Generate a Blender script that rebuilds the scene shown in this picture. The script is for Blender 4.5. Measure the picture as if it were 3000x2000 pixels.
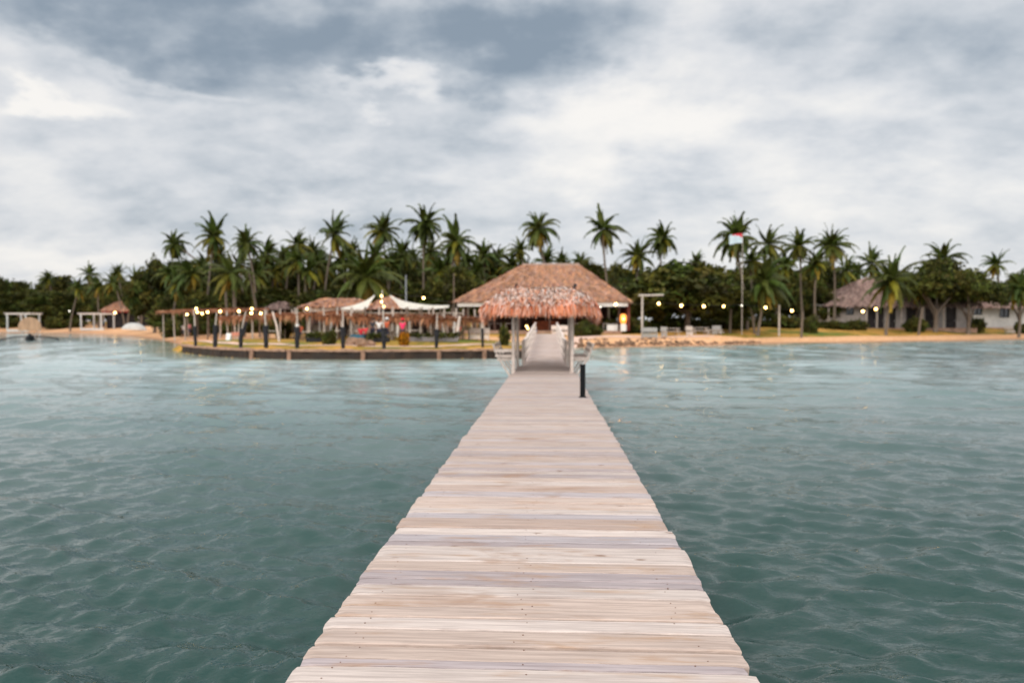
import bpy, math, random
import numpy as np
from mathutils import Vector, Matrix, Euler
PI = math.pi
R = math.radians
S = bpy.context.scene
for o in list(bpy.data.objects): bpy.data.objects.remove(o)

# ------------------------------------------------------------------ camera
FPX = 2167.0
cam = bpy.data.cameras.new("camera"); camo = bpy.data.objects.new("camera", cam)
S.collection.objects.link(camo); S.camera = camo
cam.sensor_width = 36.0; cam.lens = 36.0 * FPX / 3000.0
camo.location = (0.111, 0.0, 2.30)
camo.rotation_euler = Euler((R(90 - 1.56), 0, R(2.77)), 'XYZ')
cam.clip_start = 0.1; cam.clip_end = 6000
cam.dof.use_dof = True; cam.dof.focus_distance = 3.7; cam.dof.aperture_fstop = 1.7
cam.dof.aperture_blades = 0
CM = Matrix.Translation(camo.location) @ camo.rotation_euler.to_matrix().to_4x4()
C0 = Vector(camo.location); RT = CM.to_3x3() @ Vector((1, 0, 0)); UPV = CM.to_3x3() @ Vector((0, 1, 0)); FW = CM.to_3x3() @ Vector((0, 0, -1))

def W(px, py, D):
    return C0 + D * (FW + RT * ((px - 1500) / FPX) - UPV * ((py - 1000) / FPX))
def G(px, D, z=0.0):
    b = (z - C0.z - D * FW.z) / (D * UPV.z)
    return C0 + D * (FW + RT * ((px - 1500) / FPX) + UPV * b)

# ------------------------------------------------------------------ world / sky
SUN_EL, SUN_ROT = 36.0, 205.0
wd = bpy.data.worlds.new("World"); S.world = wd; wd.use_nodes = True
nt = wd.node_tree; N = nt.nodes; L = nt.links; N.clear()
def nd(tree, t, **k):
    n = tree.nodes.new(t)
    for a, b in k.items(): setattr(n, a, b)
    return n
def mth(tree, op, a, b=None, c=None, clamp=False):
    n = tree.nodes.new('ShaderNodeMath'); n.operation = op; n.use_clamp = clamp
    for i, v in enumerate((a, b, c)):
        if v is None: continue
        if isinstance(v, (int, float)): n.inputs[i].default_value = v
        else: tree.links.new(v, n.inputs[i])
    return n.outputs[0]
def mixc(tree, f, a, b, mode='MIX'):
    n = tree.nodes.new('ShaderNodeMix'); n.data_type = 'RGBA'; n.blend_type = mode
    for i, v in ((0, f), (6, a), (7, b)):
        if isinstance(v, (int, float)): n.inputs[i].default_value = v
        elif isinstance(v, tuple): n.inputs[i].default_value = (*v[:3], 1)
        else: tree.links.new(v, n.inputs[i])
    return n.outputs[2]
def mrange(tree, v, a, b, c=0.0, d=1.0, smooth=True):
    n = tree.nodes.new('ShaderNodeMapRange'); n.interpolation_type = 'SMOOTHSTEP' if smooth else 'LINEAR'
    tree.links.new(v, n.inputs[0])
    for i, x in enumerate((a, b, c, d)): n.inputs[i + 1].default_value = x
    return n.outputs[0]

sky = nd(nt, 'ShaderNodeTexSky', sky_type='NISHITA'); sky.sun_disc = False
sky.sun_elevation = R(SUN_EL); sky.sun_rotation = R(SUN_ROT); sky.air_density = 1.2; sky.dust_density = 3.0
tc = nd(nt, 'ShaderNodeTexCoord'); DIR = tc.outputs['Generated']
sep = nd(nt, 'ShaderNodeSeparateXYZ'); L.new(DIR, sep.inputs[0])
zc = mth(nt, 'ADD', mth(nt, 'ABSOLUTE', sep.outputs[2]), 0.36)
cx = mth(nt, 'DIVIDE', sep.outputs[0], zc); cy = mth(nt, 'DIVIDE', sep.outputs[1], zc)
cmb = nd(nt, 'ShaderNodeCombineXYZ'); L.new(cx, cmb.inputs[0]); L.new(cy, cmb.inputs[1])
def wnoise(vec, scale, detail, rough, off=(0, 0, 0), sc=(1, 1, 1)):
    mp = nd(nt, 'ShaderNodeMapping'); L.new(vec, mp.inputs[0]); mp.inputs[1].default_value = off; mp.inputs[3].default_value = sc
    n = nd(nt, 'ShaderNodeTexNoise'); L.new(mp.outputs[0], n.inputs[0])
    n.inputs['Scale'].default_value = scale; n.inputs['Detail'].default_value = detail; n.inputs['Roughness'].default_value = rough
    return n
big = wnoise(cmb.outputs[0], 1.25, 9, 0.56, (3.1, 1.7, 0))
fine = wnoise(cmb.outputs[0], 4.2, 8, 0.54, (7.7, 2.2, 0), (1, 1.2, 1))
low = wnoise(DIR, 3.6, 6, 0.55, (0.3, 0.1, 0.8), (1, 1, 2.0))
# domain warp of the direction so cloud masses get ragged edges
wn = wnoise(DIR, 5.0, 6, 0.55, (1.3, 4.1, 0), (1, 1, 2.2))
vm = nd(nt, 'ShaderNodeVectorMath', operation='SUBTRACT'); L.new(wn.outputs['Color'], vm.inputs[0]); vm.inputs[1].default_value = (0.5, 0.5, 0.5)
vs = nd(nt, 'ShaderNodeVectorMath', operation='MULTIPLY'); L.new(vm.outputs[0], vs.inputs[0]); vs.inputs[1].default_value = (0.34, 0.1, 0.20)
va = nd(nt, 'ShaderNodeVectorMath', operation='ADD'); L.new(vs.outputs[0], va.inputs[0]); L.new(DIR, va.inputs[1])
def blob(px, py, rx, ry, amp, inner=0.1):
    """cloud mass seen in direction (px,py) of the 2352-wide view, angular half sizes rx, ry"""
    k = 3000 / 2352
    d = (W(px * k, py * k, 100) - C0).normalized()
    s = nd(nt, 'ShaderNodeVectorMath', operation='SUBTRACT'); L.new(va.outputs[0], s.inputs[0]); s.inputs[1].default_value = d
    m = nd(nt, 'ShaderNodeVectorMath', operation='MULTIPLY'); L.new(s.outputs[0], m.inputs[0])
    m.inputs[1].default_value = (FPX / (rx * k), 1.2, FPX / (ry * k))
    ln = nd(nt, 'ShaderNodeVectorMath', operation='LENGTH'); L.new(m.outputs[0], ln.inputs[0])
    return mth(nt, 'MULTIPLY', mrange(nt, ln.outputs[1], inner, 1.0, 1.0, 0.0), amp)
dens = mth(nt, 'MULTIPLY', mth(nt, 'SUBTRACT', big.outputs[0], 0.5), 0.55)
dens = mth(nt, 'ADD', dens, mth(nt, 'MULTIPLY', mth(nt, 'SUBTRACT', fine.outputs[0], 0.5), 0.88))
dens = mth(nt, 'ADD', dens, mth(nt, 'MULTIPLY', mth(nt, 'SUBTRACT', low.outputs[0], 0.5), 0.45))
lump = wnoise(cmb.outputs[0], 10.0, 6, 0.6, (2.2, 9.1, 0), (1, 1.3, 1))
dens = mth(nt, 'ADD', dens, mth(nt, 'MULTIPLY', mth(nt, 'SUBTRACT', lump.outputs[0], 0.5), 0.36))
dens = mth(nt, 'ADD', dens, 0.05)
BL = [(620, 80, 560, 190, .43), (180, 10, 380, 130, .30), (1290, 50, 330, 165, .52), (1000, 90, 300, 120, .25), (300, 170, 260, 60, .12), (1750, 40, 160, 90, .25),
      (2150, 60, 350, 160, .08), (330, 320, 420, 70, .15), (840, 410, 420, 60, .20), (160, 400, 330, 60, .17), (700, 500, 700, 50, .14), (1850, 150, 400, 60, .12),
      (2000, 330, 400, 60, .08), (1180, 300, 330, 60, .10), (100, 120, 130, 60, -.2),
      (900, 200, 200, 40, -.42), (1450, 290, 330, 130, -.42), (110, 250, 160, 35, -.50), (420, 185, 200, 28, -.22), (1900, 420, 400, 110, -.20), (60, 580, 420, 60, -.25), (1980, 260, 300, 60, -.10)]
for b in BL: dens = mth(nt, 'ADD', dens, blob(*b))
ramp = nd(nt, 'ShaderNodeValToRGB'); L.new(mth(nt, 'ADD', dens, 0.35, clamp=True), ramp.inputs[0])
cr = ramp.color_ramp; cr.interpolation = 'B_SPLINE'
st = [(0.0, (1.02, .985, .94)), (.22, (.88, .875, .87)), (.42, (.74, .76, .795)), (.62, (.56, .605, .655)), (.82, (.385, .445, .515)), (1.0, (.25, .315, .39))]
while len(cr.elements) > 1: cr.elements.remove(cr.elements[-1])
cr.elements[0].position = st[0][0]; cr.elements[0].color = (*st[0][1], 1)
for p, c in st[1:]:
    e = cr.elements.new(p); e.color = (*c, 1)
# overcast luminance: the zenith of a clouded sky is about twice as bright as the band near the horizon
zen = mrange(nt, sep.outputs[2], 0.36, 0.95, 1.0, 1.55)
zen = mth(nt, 'MULTIPLY', zen, mrange(nt, sep.outputs[1], -.6, .15, 2.0, 1.0))
bg1 = nd(nt, 'ShaderNodeBackground'); L.new(sky.outputs[0], bg1.inputs[0]); bg1.inputs[1].default_value = 0.10
bg2 = nd(nt, 'ShaderNodeBackground'); L.new(ramp.outputs[0], bg2.inputs[0]); L.new(mth(nt, 'MULTIPLY', zen, 1.0), bg2.inputs[1])
mx = nd(nt, 'ShaderNodeMixShader'); mx.inputs[0].default_value = 0.92
L.new(bg1.outputs[0], mx.inputs[1]); L.new(bg2.outputs[0], mx.inputs[2])
wo = nd(nt, 'ShaderNodeOutputWorld'); L.new(mx.outputs[0], wo.inputs[0])

sl = bpy.data.lights.new("sun", 'SUN'); sl.energy = 1.5; sl.angle = R(30); sl.color = (1.0, .93, .84)
so = bpy.data.objects.new("sun", sl); S.collection.objects.link(so)
sd = Vector((math.sin(R(SUN_ROT)) * math.cos(R(SUN_EL)), math.cos(R(SUN_ROT)) * math.cos(R(SUN_EL)), math.sin(R(SUN_EL))))
so.rotation_euler = sd.to_track_quat('Z', 'Y').to_euler(); so.location = (0, 0, 60)
S.view_settings.view_transform = 'Standard'; S.view_settings.look = 'None'
S.view_settings.exposure = 0.0; S.view_settings.gamma = 1.0

# ------------------------------------------------------------------ helpers
COL = S.collection
class MB:
    def __init__(s): s.v = []; s.f = []; s.c = []
    def add(s, vs, fs, col=(1, 1, 1)):
        o = len(s.v); s.v += [tuple(p) for p in vs]; s.f += [tuple(i + o for i in f) for f in fs]; s.c += [col] * len(vs)
    def build(s, name, mat, parent=None, smooth=False, loc=None):
        me = bpy.data.meshes.new(name); me.from_pydata(s.v, [], s.f)
        if s.c:
            a = me.color_attributes.new('tint', 'FLOAT_COLOR', 'POINT')
            arr = np.ones((len(s.v), 4), dtype=np.float32); arr[:, :3] = np.array(s.c, dtype=np.float32)[:, :3]; a.data.foreach_set('color', arr.ravel())
        if smooth: me.polygons.foreach_set('use_smooth', [True] * len(me.polygons))
        me.materials.append(mat); me.update()
        o = bpy.data.objects.new(name, me); COL.objects.link(o)
        if parent: o.parent = parent
        if loc is not None: o.location = loc
        return o
def box(m, c, s, rz=0.0, col=(1, 1, 1), bev=0.0, M=None):
    hx, hy, hz = s[0] / 2, s[1] / 2, s[2] / 2
    ca, sa = math.cos(rz), math.sin(rz)
    def T(x, y, z):
        if M is not None: p = M @ Vector((x, y, z)); return (p.x + c[0], p.y + c[1], p.z + c[2])
        return (c[0] + x * ca - y * sa, c[1] + x * sa + y * ca, c[2] + z)
    if bev <= 0:
        P = [T(a * hx, b * hy, d * hz) for d in (-1, 1) for (a, b) in ((-1, -1), (1, -1), (1, 1), (-1, 1))]
        m.add(P, [(3, 2, 1, 0), (4, 5, 6, 7), (0, 1, 5, 4), (1, 2, 6, 5), (2, 3, 7, 6), (3, 0, 4, 7)], col); return
    b = min(bev, hx * .45, hy * .45, hz * .45); P = []
    for d, ins in ((-hz, b), (-hz + b, 0), (hz - b, 0), (hz, b)):
        x, y = hx - ins, hy - ins
        k = b * .7
        for (px, py) in ((-x + k, -y), (x - k, -y), (x, -y + k), (x, y - k), (x - k, y), (-x + k, y), (-x, y - k), (-x, -y + k)): P.append(T(px, py, d))
    F = [tuple(range(7, -1, -1)), tuple(range(24, 32))]
    for r in range(3):
        for i in range(8): j = (i + 1) % 8; F.append((r * 8 + i, r * 8 + j, r * 8 + 8 + j, r * 8 + 8 + i))
    m.add(P, F, col)
def tube(m, pts, rad, n=8, col=(1, 1, 1), cap=True):
    pts = [Vector(p) for p in pts]
    if not isinstance(rad, (list, tuple)): rad = [rad] * len(pts)
    P = []; F = []
    ref = Vector((0, 0, 1))
    if abs((pts[-1] - pts[0]).normalized().z) > .9: ref = Vector((0, 1, 0))
    for i, p in enumerate(pts):
        d = (pts[min(i + 1, len(pts) - 1)] - pts[max(i - 1, 0)]).normalized()
        a = d.cross(ref).normalized(); b = d.cross(a).normalized()
        for k in range(n):
            t = 2 * PI * k / n; P.append(p + (a * math.cos(t) + b * math.sin(t)) * rad[i])
    for i in range(len(pts) - 1):
        for k in range(n): j = (k + 1) % n; F.append((i * n + k, i * n + j, i * n + n + j, i * n + n + k))
    if cap: F.append(tuple(range(n))); F.append(tuple(range(len(pts) * n - 1, len(pts) * n - n - 1, -1)))
    m.add(P, F, col)
def ball(m, c, r, n=10, sc=(1, 1, 1), col=(1, 1, 1), jit=0.0, rng=random):
    P = [(c[0], c[1], c[2] - r * sc[2])]; F = []; k = n // 2
    for i in range(1, k):
        th = PI * i / k
        for j in range(n):
            ph = 2 * PI * j / n; q = 1 + rng.uniform(-jit, jit)
            P.append((c[0] + q * r * sc[0] * math.sin(th) * math.cos(ph), c[1] + q * r * sc[1] * math.sin(th) * math.sin(ph), c[2] - q * r * sc[2] * math.cos(th)))
    P.append((c[0], c[1], c[2] + r * sc[2])); t = len(P) - 1
    for j in range(n): F.append((0, 1 + (j + 1) % n, 1 + j)); F.append((t, 1 + (k - 2) * n + j, 1 + (k - 2) * n + (j + 1) % n))
    for i in range(k - 2):
        for j in range(n): a = 1 + i * n; F.append((a + j, a + (j + 1) % n, a + n + (j + 1) % n, a + n + j))
    m.add(P, F, col)
def tag(o, label, cat, group=None, kind=None):
    if label: o['label'] = label
    if cat: o['category'] = cat
    if group: o['group'] = group
    if kind: o['kind'] = kind
    return o
def thing(name, label, cat, loc=(0, 0, 0), rz=0.0, group=None):
    o = bpy.data.objects.new(name, None); COL.objects.link(o); o.location = loc; o.rotation_euler = (0, 0, rz)
    o.empty_display_size = .2
    return tag(o, label, cat, group)
def dup(root, loc, rz=0.0, label=None, scale=None):
    r = root.copy(); COL.objects.link(r); r.location = loc; r.rotation_euler = (0, 0, rz)
    if scale is not None: r.scale = (scale,) * 3 if isinstance(scale, (int, float)) else scale
    if label: r['label'] = label
    for ch in root.children:
        c = ch.copy(); COL.objects.link(c); c.parent = r
        for g in ch.children:
            d = g.copy(); COL.objects.link(d); d.parent = c
    return r

def mat(name, col, rough=.7, var=.15, scale=4.0, bump=.0, bscale=None, tint=False, metal=0.0, spec=.3, stretch=(1, 1, 1), col2=None, emit=None, trans=0.0, coord='Object'):
    m = bpy.data.materials.new(name); m.use_nodes = True; t = m.node_tree; b = t.nodes['Principled BSDF']
    tcn = nd(t, 'ShaderNodeTexCoord'); mp = nd(t, 'ShaderNodeMapping'); t.links.new(tcn.outputs[coord], mp.inputs[0]); mp.inputs[3].default_value = stretch
    n = nd(t, 'ShaderNodeTexNoise'); t.links.new(mp.outputs[0], n.inputs[0]); n.inputs['Scale'].default_value = scale; n.inputs['Detail'].default_value = 7; n.inputs['Roughness'].default_value = .62
    f = mrange(t, n.outputs[0], .3, .7)
    lo = tuple(max(0, c * (1 - var)) for c in col); hi = tuple(min(1, c * (1 + var)) for c in col)
    c = mixc(t, f, lo, hi if col2 is None else col2)
    if tint:
        at = nd(t, 'ShaderNodeAttribute', attribute_name='tint'); c = mixc(t, 1.0, c, at.outputs['Color'], 'MULTIPLY')
    t.links.new(c, b.inputs['Base Color']); b.inputs['Roughness'].default_value = rough; b.inputs['Metallic'].default_value = metal
    b.inputs['Specular IOR Level'].default_value = spec
    if bump > 0:
        bp = nd(t, 'ShaderNodeBump'); bp.inputs['Strength'].default_value = bump; bp.inputs['Distance'].default_value = .05
        if bscale:
            n2 = nd(t, 'ShaderNodeTexNoise'); t.links.new(mp.outputs[0], n2.inputs[0]); n2.inputs['Scale'].default_value = bscale; n2.inputs['Detail'].default_value = 5
            t.links.new(n2.outputs[0], bp.inputs['Height'])
        else: t.links.new(n.outputs[0], bp.inputs['Height'])
        t.links.new(bp.outputs[0], b.inputs['Normal'])
    if emit:
        b.inputs['Emission Color'].default_value = (*emit[:3], 1); b.inputs['Emission Strength'].default_value = emit[3]
    if trans: 
        tr = nd(t, 'ShaderNodeBsdfTranslucent'); t.links.new(c, tr.inputs[0])
        ms = nd(t, 'ShaderNodeMixShader'); ms.inputs[0].default_value = trans
        t.links.new(b.outputs[0], ms.inputs[1]); t.links.new(tr.outputs[0], ms.inputs[2]); t.links.new(ms.outputs[0], t.nodes['Material Output'].inputs[0])
    return m
M = {}
M['leaf'] = mat('foliage', (.066, .071, .012), .65, .45, 1.2, tint=True, trans=.25, spec=.2)
M['palmleaf'] = mat('palm_foliage', (.070, .086, .014), .55, .35, .8, tint=True, trans=.25, spec=.3)
M['bark'] = mat('bark', (.16, .12, .09), .9, .35, 6, .4, tint=True, stretch=(1, 1, .4))
M['palmbark'] = mat('palm_bark', (.15, .115, .085), .9, .3, 3, .5, tint=True, stretch=(.4, .4, 6))
M['thatch'] = mat('dry_thatch', (.90, .90, .90), .85, .28, .7, .4, 20, tint=True, stretch=(3, 1, .8), spec=.15)
M['greywood'] = mat('weathered_wood', (.48, .41, .35), .8, .2, 5, .3, 30, stretch=(1, 1, .5))
M['palewood'] = mat('pale_wood', (.66, .55, .48), .8, .18, 6, .3, 30)
M['darkwood'] = mat('dark_wet_wood', (.018, .018, .021), .75, .4, 6, .5, 14)
M['white'] = mat('white_paint', (.78, .76, .72), .6, .08, 2, .1)
M['wall'] = mat('white_plaster', (.52, .50, .47), .85, .14, 1.2, .15, 12)
M['cloth'] = mat('white_sailcloth', (.94, .90, .82), .8, .05, .8, .1, trans=.5)
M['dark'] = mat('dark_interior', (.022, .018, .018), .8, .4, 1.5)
M['glass'] = mat('window_glass', (.02, .022, .025), .12, .2, 1, spec=.6)
M['black'] = mat('black_metal', (.007, .008, .009), .8, .25, 8, .15, spec=.15)
M['bulb'] = mat('lit_bulb', (1, .9, .7), .4, .02, 1, emit=(1.0, .60, .17, 15))
M['bulbdim'] = mat('dim_bulb', (.9, .9, .8), .4, .02, 1, emit=(1.0, .93, .75, 4))
M['lantern'] = mat('lit_lantern', (.9, .45, .12), .6, .15, 9, emit=(1.0, .22, .015, 1.1))
M['lampcore'] = mat('lit_core', (1, .8, .4), .5, .02, 1, emit=(1.0, .55, .12, 12))
M['cable'] = mat('cable', (.02, .02, .02), .6, .2, 4)
M['seawall'] = mat('dark_masonry', (.10, .062, .042), .9, .5, 1.6, .8, 7, col2=(.030, .023, .020))
M['coping'] = mat('coping_stone', (.34, .205, .14), .9, .3, 2.5, .4, 12)
M['stone'] = mat('rubble_stone', (.21, .135, .09), .9, .35, 3, .6, 10, tint=True)
M['red'] = mat('red_paint', (.35, .03, .025), .6, .2, 3)
M['orange'] = mat('orange_cloth', (.55, .14, .06), .8, .2, 3)

# ------------------------------------------------------------------ terrain
SW = [(543, 54.8), (595, 50.9), (660, 48.0), (738, 46.2), (848, 45.2), (1064, 44.6), (1287, 45.6), (1446, 46.1), (1562, 46.6)]
LP = [G(-500, 175), G(0, 158), G(200, 148), G(330, 130), G(420, 106), G(480, 90), G(535, 72), G(520, 60)]
i_sw0 = len(LP)
LP += [G(*a) for a in SW]
i_sw1 = len(LP) - 1
LP += [Vector((-0.9, 63.0, 0)), G(1660, 64.8), G(1790, 65.6), G(2000, 69), G(2150, 73.5), G(2300, 79), G(2450, 80.5), G(2600, 84), G(2800, 89), G(3000, 97), G(3300, 112)]
LPX = np.array([[p.x, p.y] for p in LP])
POLY = np.vstack([[-3000, 260], [-400, 230], LPX, [300, 150], [3000, 200], [3000, 4000], [-3000, 4000]])
def sdist(x, y):
    x = np.asarray(x, float); y = np.asarray(y, float)
    best = np.full(x.shape, 1e9); idx = np.zeros(x.shape, int)
    LL = POLY[:-2]
    for i in range(len(LL) - 1):
        a = LL[i]; b = LL[i + 1]; d = b - a; t = np.clip(((x - a[0]) * d[0] + (y - a[1]) * d[1]) / (d @ d), 0, 1)
        q = np.hypot(x - a[0] - t * d[0], y - a[1] - t * d[1]); m_ = q < best; best = np.where(m_, q, best); idx = np.where(m_, i, idx)
    ins = np.zeros(x.shape, bool); n = len(POLY); j = n - 1
    for i in range(n):
        xi, yi = POLY[i]; xj, yj = POLY[j]
        c = ((yi > y) != (yj > y)) & (x < (xj - xi) * (y - yi) / (yj - yi + 1e-12) + xi); ins ^= c; j = i
    return np.where(ins, best, -best), idx
def sstep(a, b, v):
    t = np.clip((v - a) / (b - a), 0, 1); return t * t * (3 - 2 * t)
def hgt(x, y):
    x = np.asarray(x, float); y = np.asarray(y, float)
    d, idx = sdist(x, y); dp = np.maximum(d, 0)
    amp = 1.45 + .55 * sstep(14, 30, x) + .5 * sstep(-28, -42, x)
    beach = amp * (1 - np.exp(-dp / 11.0))
    pen = (0.56 + .62 * (1 - np.exp(-dp / 16.0))) * sstep(-.1, .35, d)
    w = sstep(-50, -36, x) * 0
    w = (1 - sstep(60, 72, y)) * (x < -.3) * (x > -45) * (1 - 0)
    wr = (x >= -.9) * (1 - sstep(16, 26, x)) * (y < 80)
    rev = (0.60 + .75 * (1 - np.exp(-dp / 12.0))) * sstep(.2, 1.3, d)
    h = beach * (1 - w) + np.maximum(pen, 0) * w
    h = np.where(wr > 0, np.maximum(h, h * (1 - wr) + rev * wr), h)
    wav = .05 * np.sin(x * .31 + y * .17) + .04 * np.sin(x * .9 - y * .5)
    h = h + wav * sstep(1, 6, d)
    out = np.maximum(d * .13, -3.0)
    return np.where(d > 0, h, out), d, w
def H(p): return float(hgt([p[0]], [p[1]])[0][0])

def grid_axis(a, b, step, far_a, far_b):
    mid = np.arange(a, b + step / 2, step); lo = []; s = step; v = a
    while v > far_a: s *= 1.25; v -= s; lo.append(v)
    hi = []; s = step; v = b
    while v < far_b: s *= 1.25; v += s; hi.append(v)
    return np.array(lo[::-1] + list(mid) + hi)
gx = grid_axis(-75, 75, .55, -3000, 3000); gy = grid_axis(43, 112, .55, 30, 4000)
X, Y = np.meshgrid(gx, gy); Hh, Dd, Ww = hgt(X, Y)
def gridmesh(name, X, Y, Z, mt, attrs=None):
    ny, nx = X.shape; me = bpy.data.meshes.new(name)
    co = np.stack([X, Y, Z], -1).reshape(-1, 3).astype(np.float32)
    i = np.arange(ny * nx).reshape(ny, nx); q = np.stack([i[:-1, :-1], i[:-1, 1:], i[1:, 1:], i[1:, :-1]], -1).reshape(-1, 4)
    me.vertices.add(len(co)); me.vertices.foreach_set('co', co.ravel())
    me.loops.add(q.size); me.loops.foreach_set('vertex_index', q.ravel().astype(np.int32))
    me.polygons.add(len(q)); me.polygons.foreach_set('loop_start', np.arange(0, q.size, 4, dtype=np.int32))
    me.polygons.foreach_set('loop_total', np.full(len(q), 4, dtype=np.int32)); me.polygons.foreach_set('use_smooth', np.ones(len(q), bool))
    for k, v in (attrs or {}).items():
        a = me.attributes.new(k, 'FLOAT', 'POINT'); a.data.foreach_set('value', v.ravel().astype(np.float32))
    me.update(calc_edges=True); me.materials.append(mt)
    o = bpy.data.objects.new(name, me); COL.objects.link(o); return o
def terrain_mat():
    m = bpy.data.materials.new('sand_and_grass'); m.use_nodes = True; t = m.node_tree; b = t.nodes['Principled BSDF']
    tcn = nd(t, 'ShaderNodeTexCoord')
    def nz(s, d=6, st=(1, 1, 1)):
        mp = nd(t, 'ShaderNodeMapping'); t.links.new(tcn.outputs['Object'], mp.inputs[0]); mp.inputs[3].default_value = st
        n = nd(t, 'ShaderNodeTexNoise'); t.links.new(mp.outputs[0], n.inputs[0]); n.inputs['Scale'].default_value = s; n.inputs['Detail'].default_value = d; n.inputs['Roughness'].default_value = .65; return n.outputs[0]
    ga = nd(t, 'ShaderNodeAttribute', attribute_name='grass').outputs['Fac']; wet = nd(t, 'ShaderNodeAttribute', attribute_name='wet').outputs['Fac']
    n1 = nz(.35, 6, (1, .5, 1)); n2 = nz(2.2); n3 = nz(.12)
    sand = mixc(t, mrange(t, n2, .3, .7), (.58, .30, .14), (.74, .44, .25))
    sand = mixc(t, wet, sand, (.36, .19, .11))
    gr = mixc(t, mrange(t, n2, .35, .65), (.14, .12, .018), (.42, .24, .04))
    gr = mixc(t, mrange(t, n1, .42, .62), gr, (.56, .29, .07))
    gr = mixc(t, mrange(t, n3, .5, .62), gr, (.12, .15, .025))
    f = mrange(t, mth(t, 'ADD', ga, mth(t, 'MULTIPLY', mth(t, 'SUBTRACT', n1, .5), .9)), .42, .58)
    c = mixc(t, f, sand, gr); t.links.new(c, b.inputs['Base Color']); b.inputs['Roughness'].default_value = .95; b.inputs['Specular IOR Level'].default_value = .15
    bp = nd(t, 'ShaderNodeBump'); bp.inputs['Strength'].default_value = .5; bp.inputs['Distance'].default_value = .1; t.links.new(nz(5), bp.inputs['Height']); t.links.new(bp.outputs[0], b.inputs['Normal'])
    return m
grass = np.where(Ww > .5, .72, 0) + np.where(Ww <= .5, sstep(7, 12, Dd) * .85, 0)
grass = np.where((X < -30) & (Y > 60), sstep(16, 26, Dd) * .8, grass)
grass = np.where((X > -1) & (X < 18), sstep(4.5, 7, Dd) * .8, grass)
grass = np.where(X >= 18, sstep(2.0, 5.0, Dd) * 1.05, grass)
wet = 1 - sstep(.0, .16, Hh)
ter = gridmesh('ground', X, Y, Hh, terrain_mat(), {'grass': grass, 'wet': wet}); tag(ter, None, None, kind='structure')

# ------------------------------------------------------------------ water
def water_mat():
    m = bpy.data.materials.new('sea_water'); m.use_nodes = True; t = m.node_tree; b = t.nodes['Principled BSDF']
    tcn = nd(t, 'ShaderNodeTexCoord')
    def nz(s, d, st, rot=0, rough=.55):
        mp = nd(t, 'ShaderNodeMapping'); t.links.new(tcn.outputs['Object'], mp.inputs[0]); mp.inputs[3].default_value = st; mp.inputs[2].default_value = (0, 0, rot)
        n = nd(t, 'ShaderNodeTexNoise'); t.links.new(mp.outputs[0], n.inputs[0]); n.inputs['Scale'].default_value = s; n.inputs['Detail'].default_value = d; n.inputs['Roughness'].default_value = rough; return n.outputs[0]
    sh = nd(t, 'ShaderNodeAttribute', attribute_name='shallow').outputs['Fac']
    deep = mixc(t, mrange(t, nz(.07, 4, (1, 1, 1)), .35, .65), (.002, .034, .026), (.006, .034, .030))
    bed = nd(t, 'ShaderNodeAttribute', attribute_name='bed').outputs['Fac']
    deep = mixc(t, bed, deep, mixc(t, mrange(t, nz(.22, 5, (.5, 1.3, 1)), .35, .65), (.30, .41, .40), (.44, .53, .52)))  # pale body colour toward the shore stands in for the sky's sheen
    weed = mth(t, 'MULTIPLY', mrange(t, nz(.16, 4, (.6, 1.6, 1)), .50, .62), nd(t, 'ShaderNodeAttribute', attribute_name='weed').outputs['Fac'])
    deep = mixc(t, mth(t, 'MULTIPLY', weed, .75), deep, (.10, .14, .05))
    c = mixc(t, sh, deep, (.34, .36, .24)); t.links.new(c, b.inputs['Base Color'])
    b.inputs['Roughness'].default_value = .03; b.inputs['IOR'].default_value = 1.40
    h = mth(t, 'ADD', mth(t, 'MULTIPLY', nz(3.2, 4, (.75, 1.5, 1), R(22), .6), 1.0), mth(t, 'MULTIPLY', nz(3.6, 4, (.7, 1.5, 1), R(-24), .6), .9))
    h = mth(t, 'ADD', h, mth(t, 'MULTIPLY', nz(1.7, 3, (.6, 1.5, 1), R(8)), .8))
    h = mth(t, 'ADD', h, mth(t, 'MULTIPLY', nz(9, 3, (.9, 1.3, 1), 0, .6), .22))
    bp = nd(t, 'ShaderNodeBump'); bp.inputs['Strength'].default_value = 1.0; bp.inputs['Distance'].default_value = .020
    t.links.new(h, bp.inputs['Height']); t.links.new(bp.outputs[0], b.inputs['Normal'])
    return m
rs = np.random.RandomState(4)
ang = np.concatenate([np.linspace(-180, -46, 120)[:-1], np.linspace(-46, 40, 820), np.linspace(40, 180, 120)[1:]])
rad = np.concatenate([[.05, .4, .8, 1.2], 1.6 * (1.0046 ** np.arange(0, 1110)), [300, 350, 420, 600, 1000, 2000, 4500]])
A_, R_ = np.meshgrid(np.radians(ang), rad)
WX = .1 + np.sin(A_) * R_; WY = np.cos(A_) * R_
WZ = np.zeros_like(WX)
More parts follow.
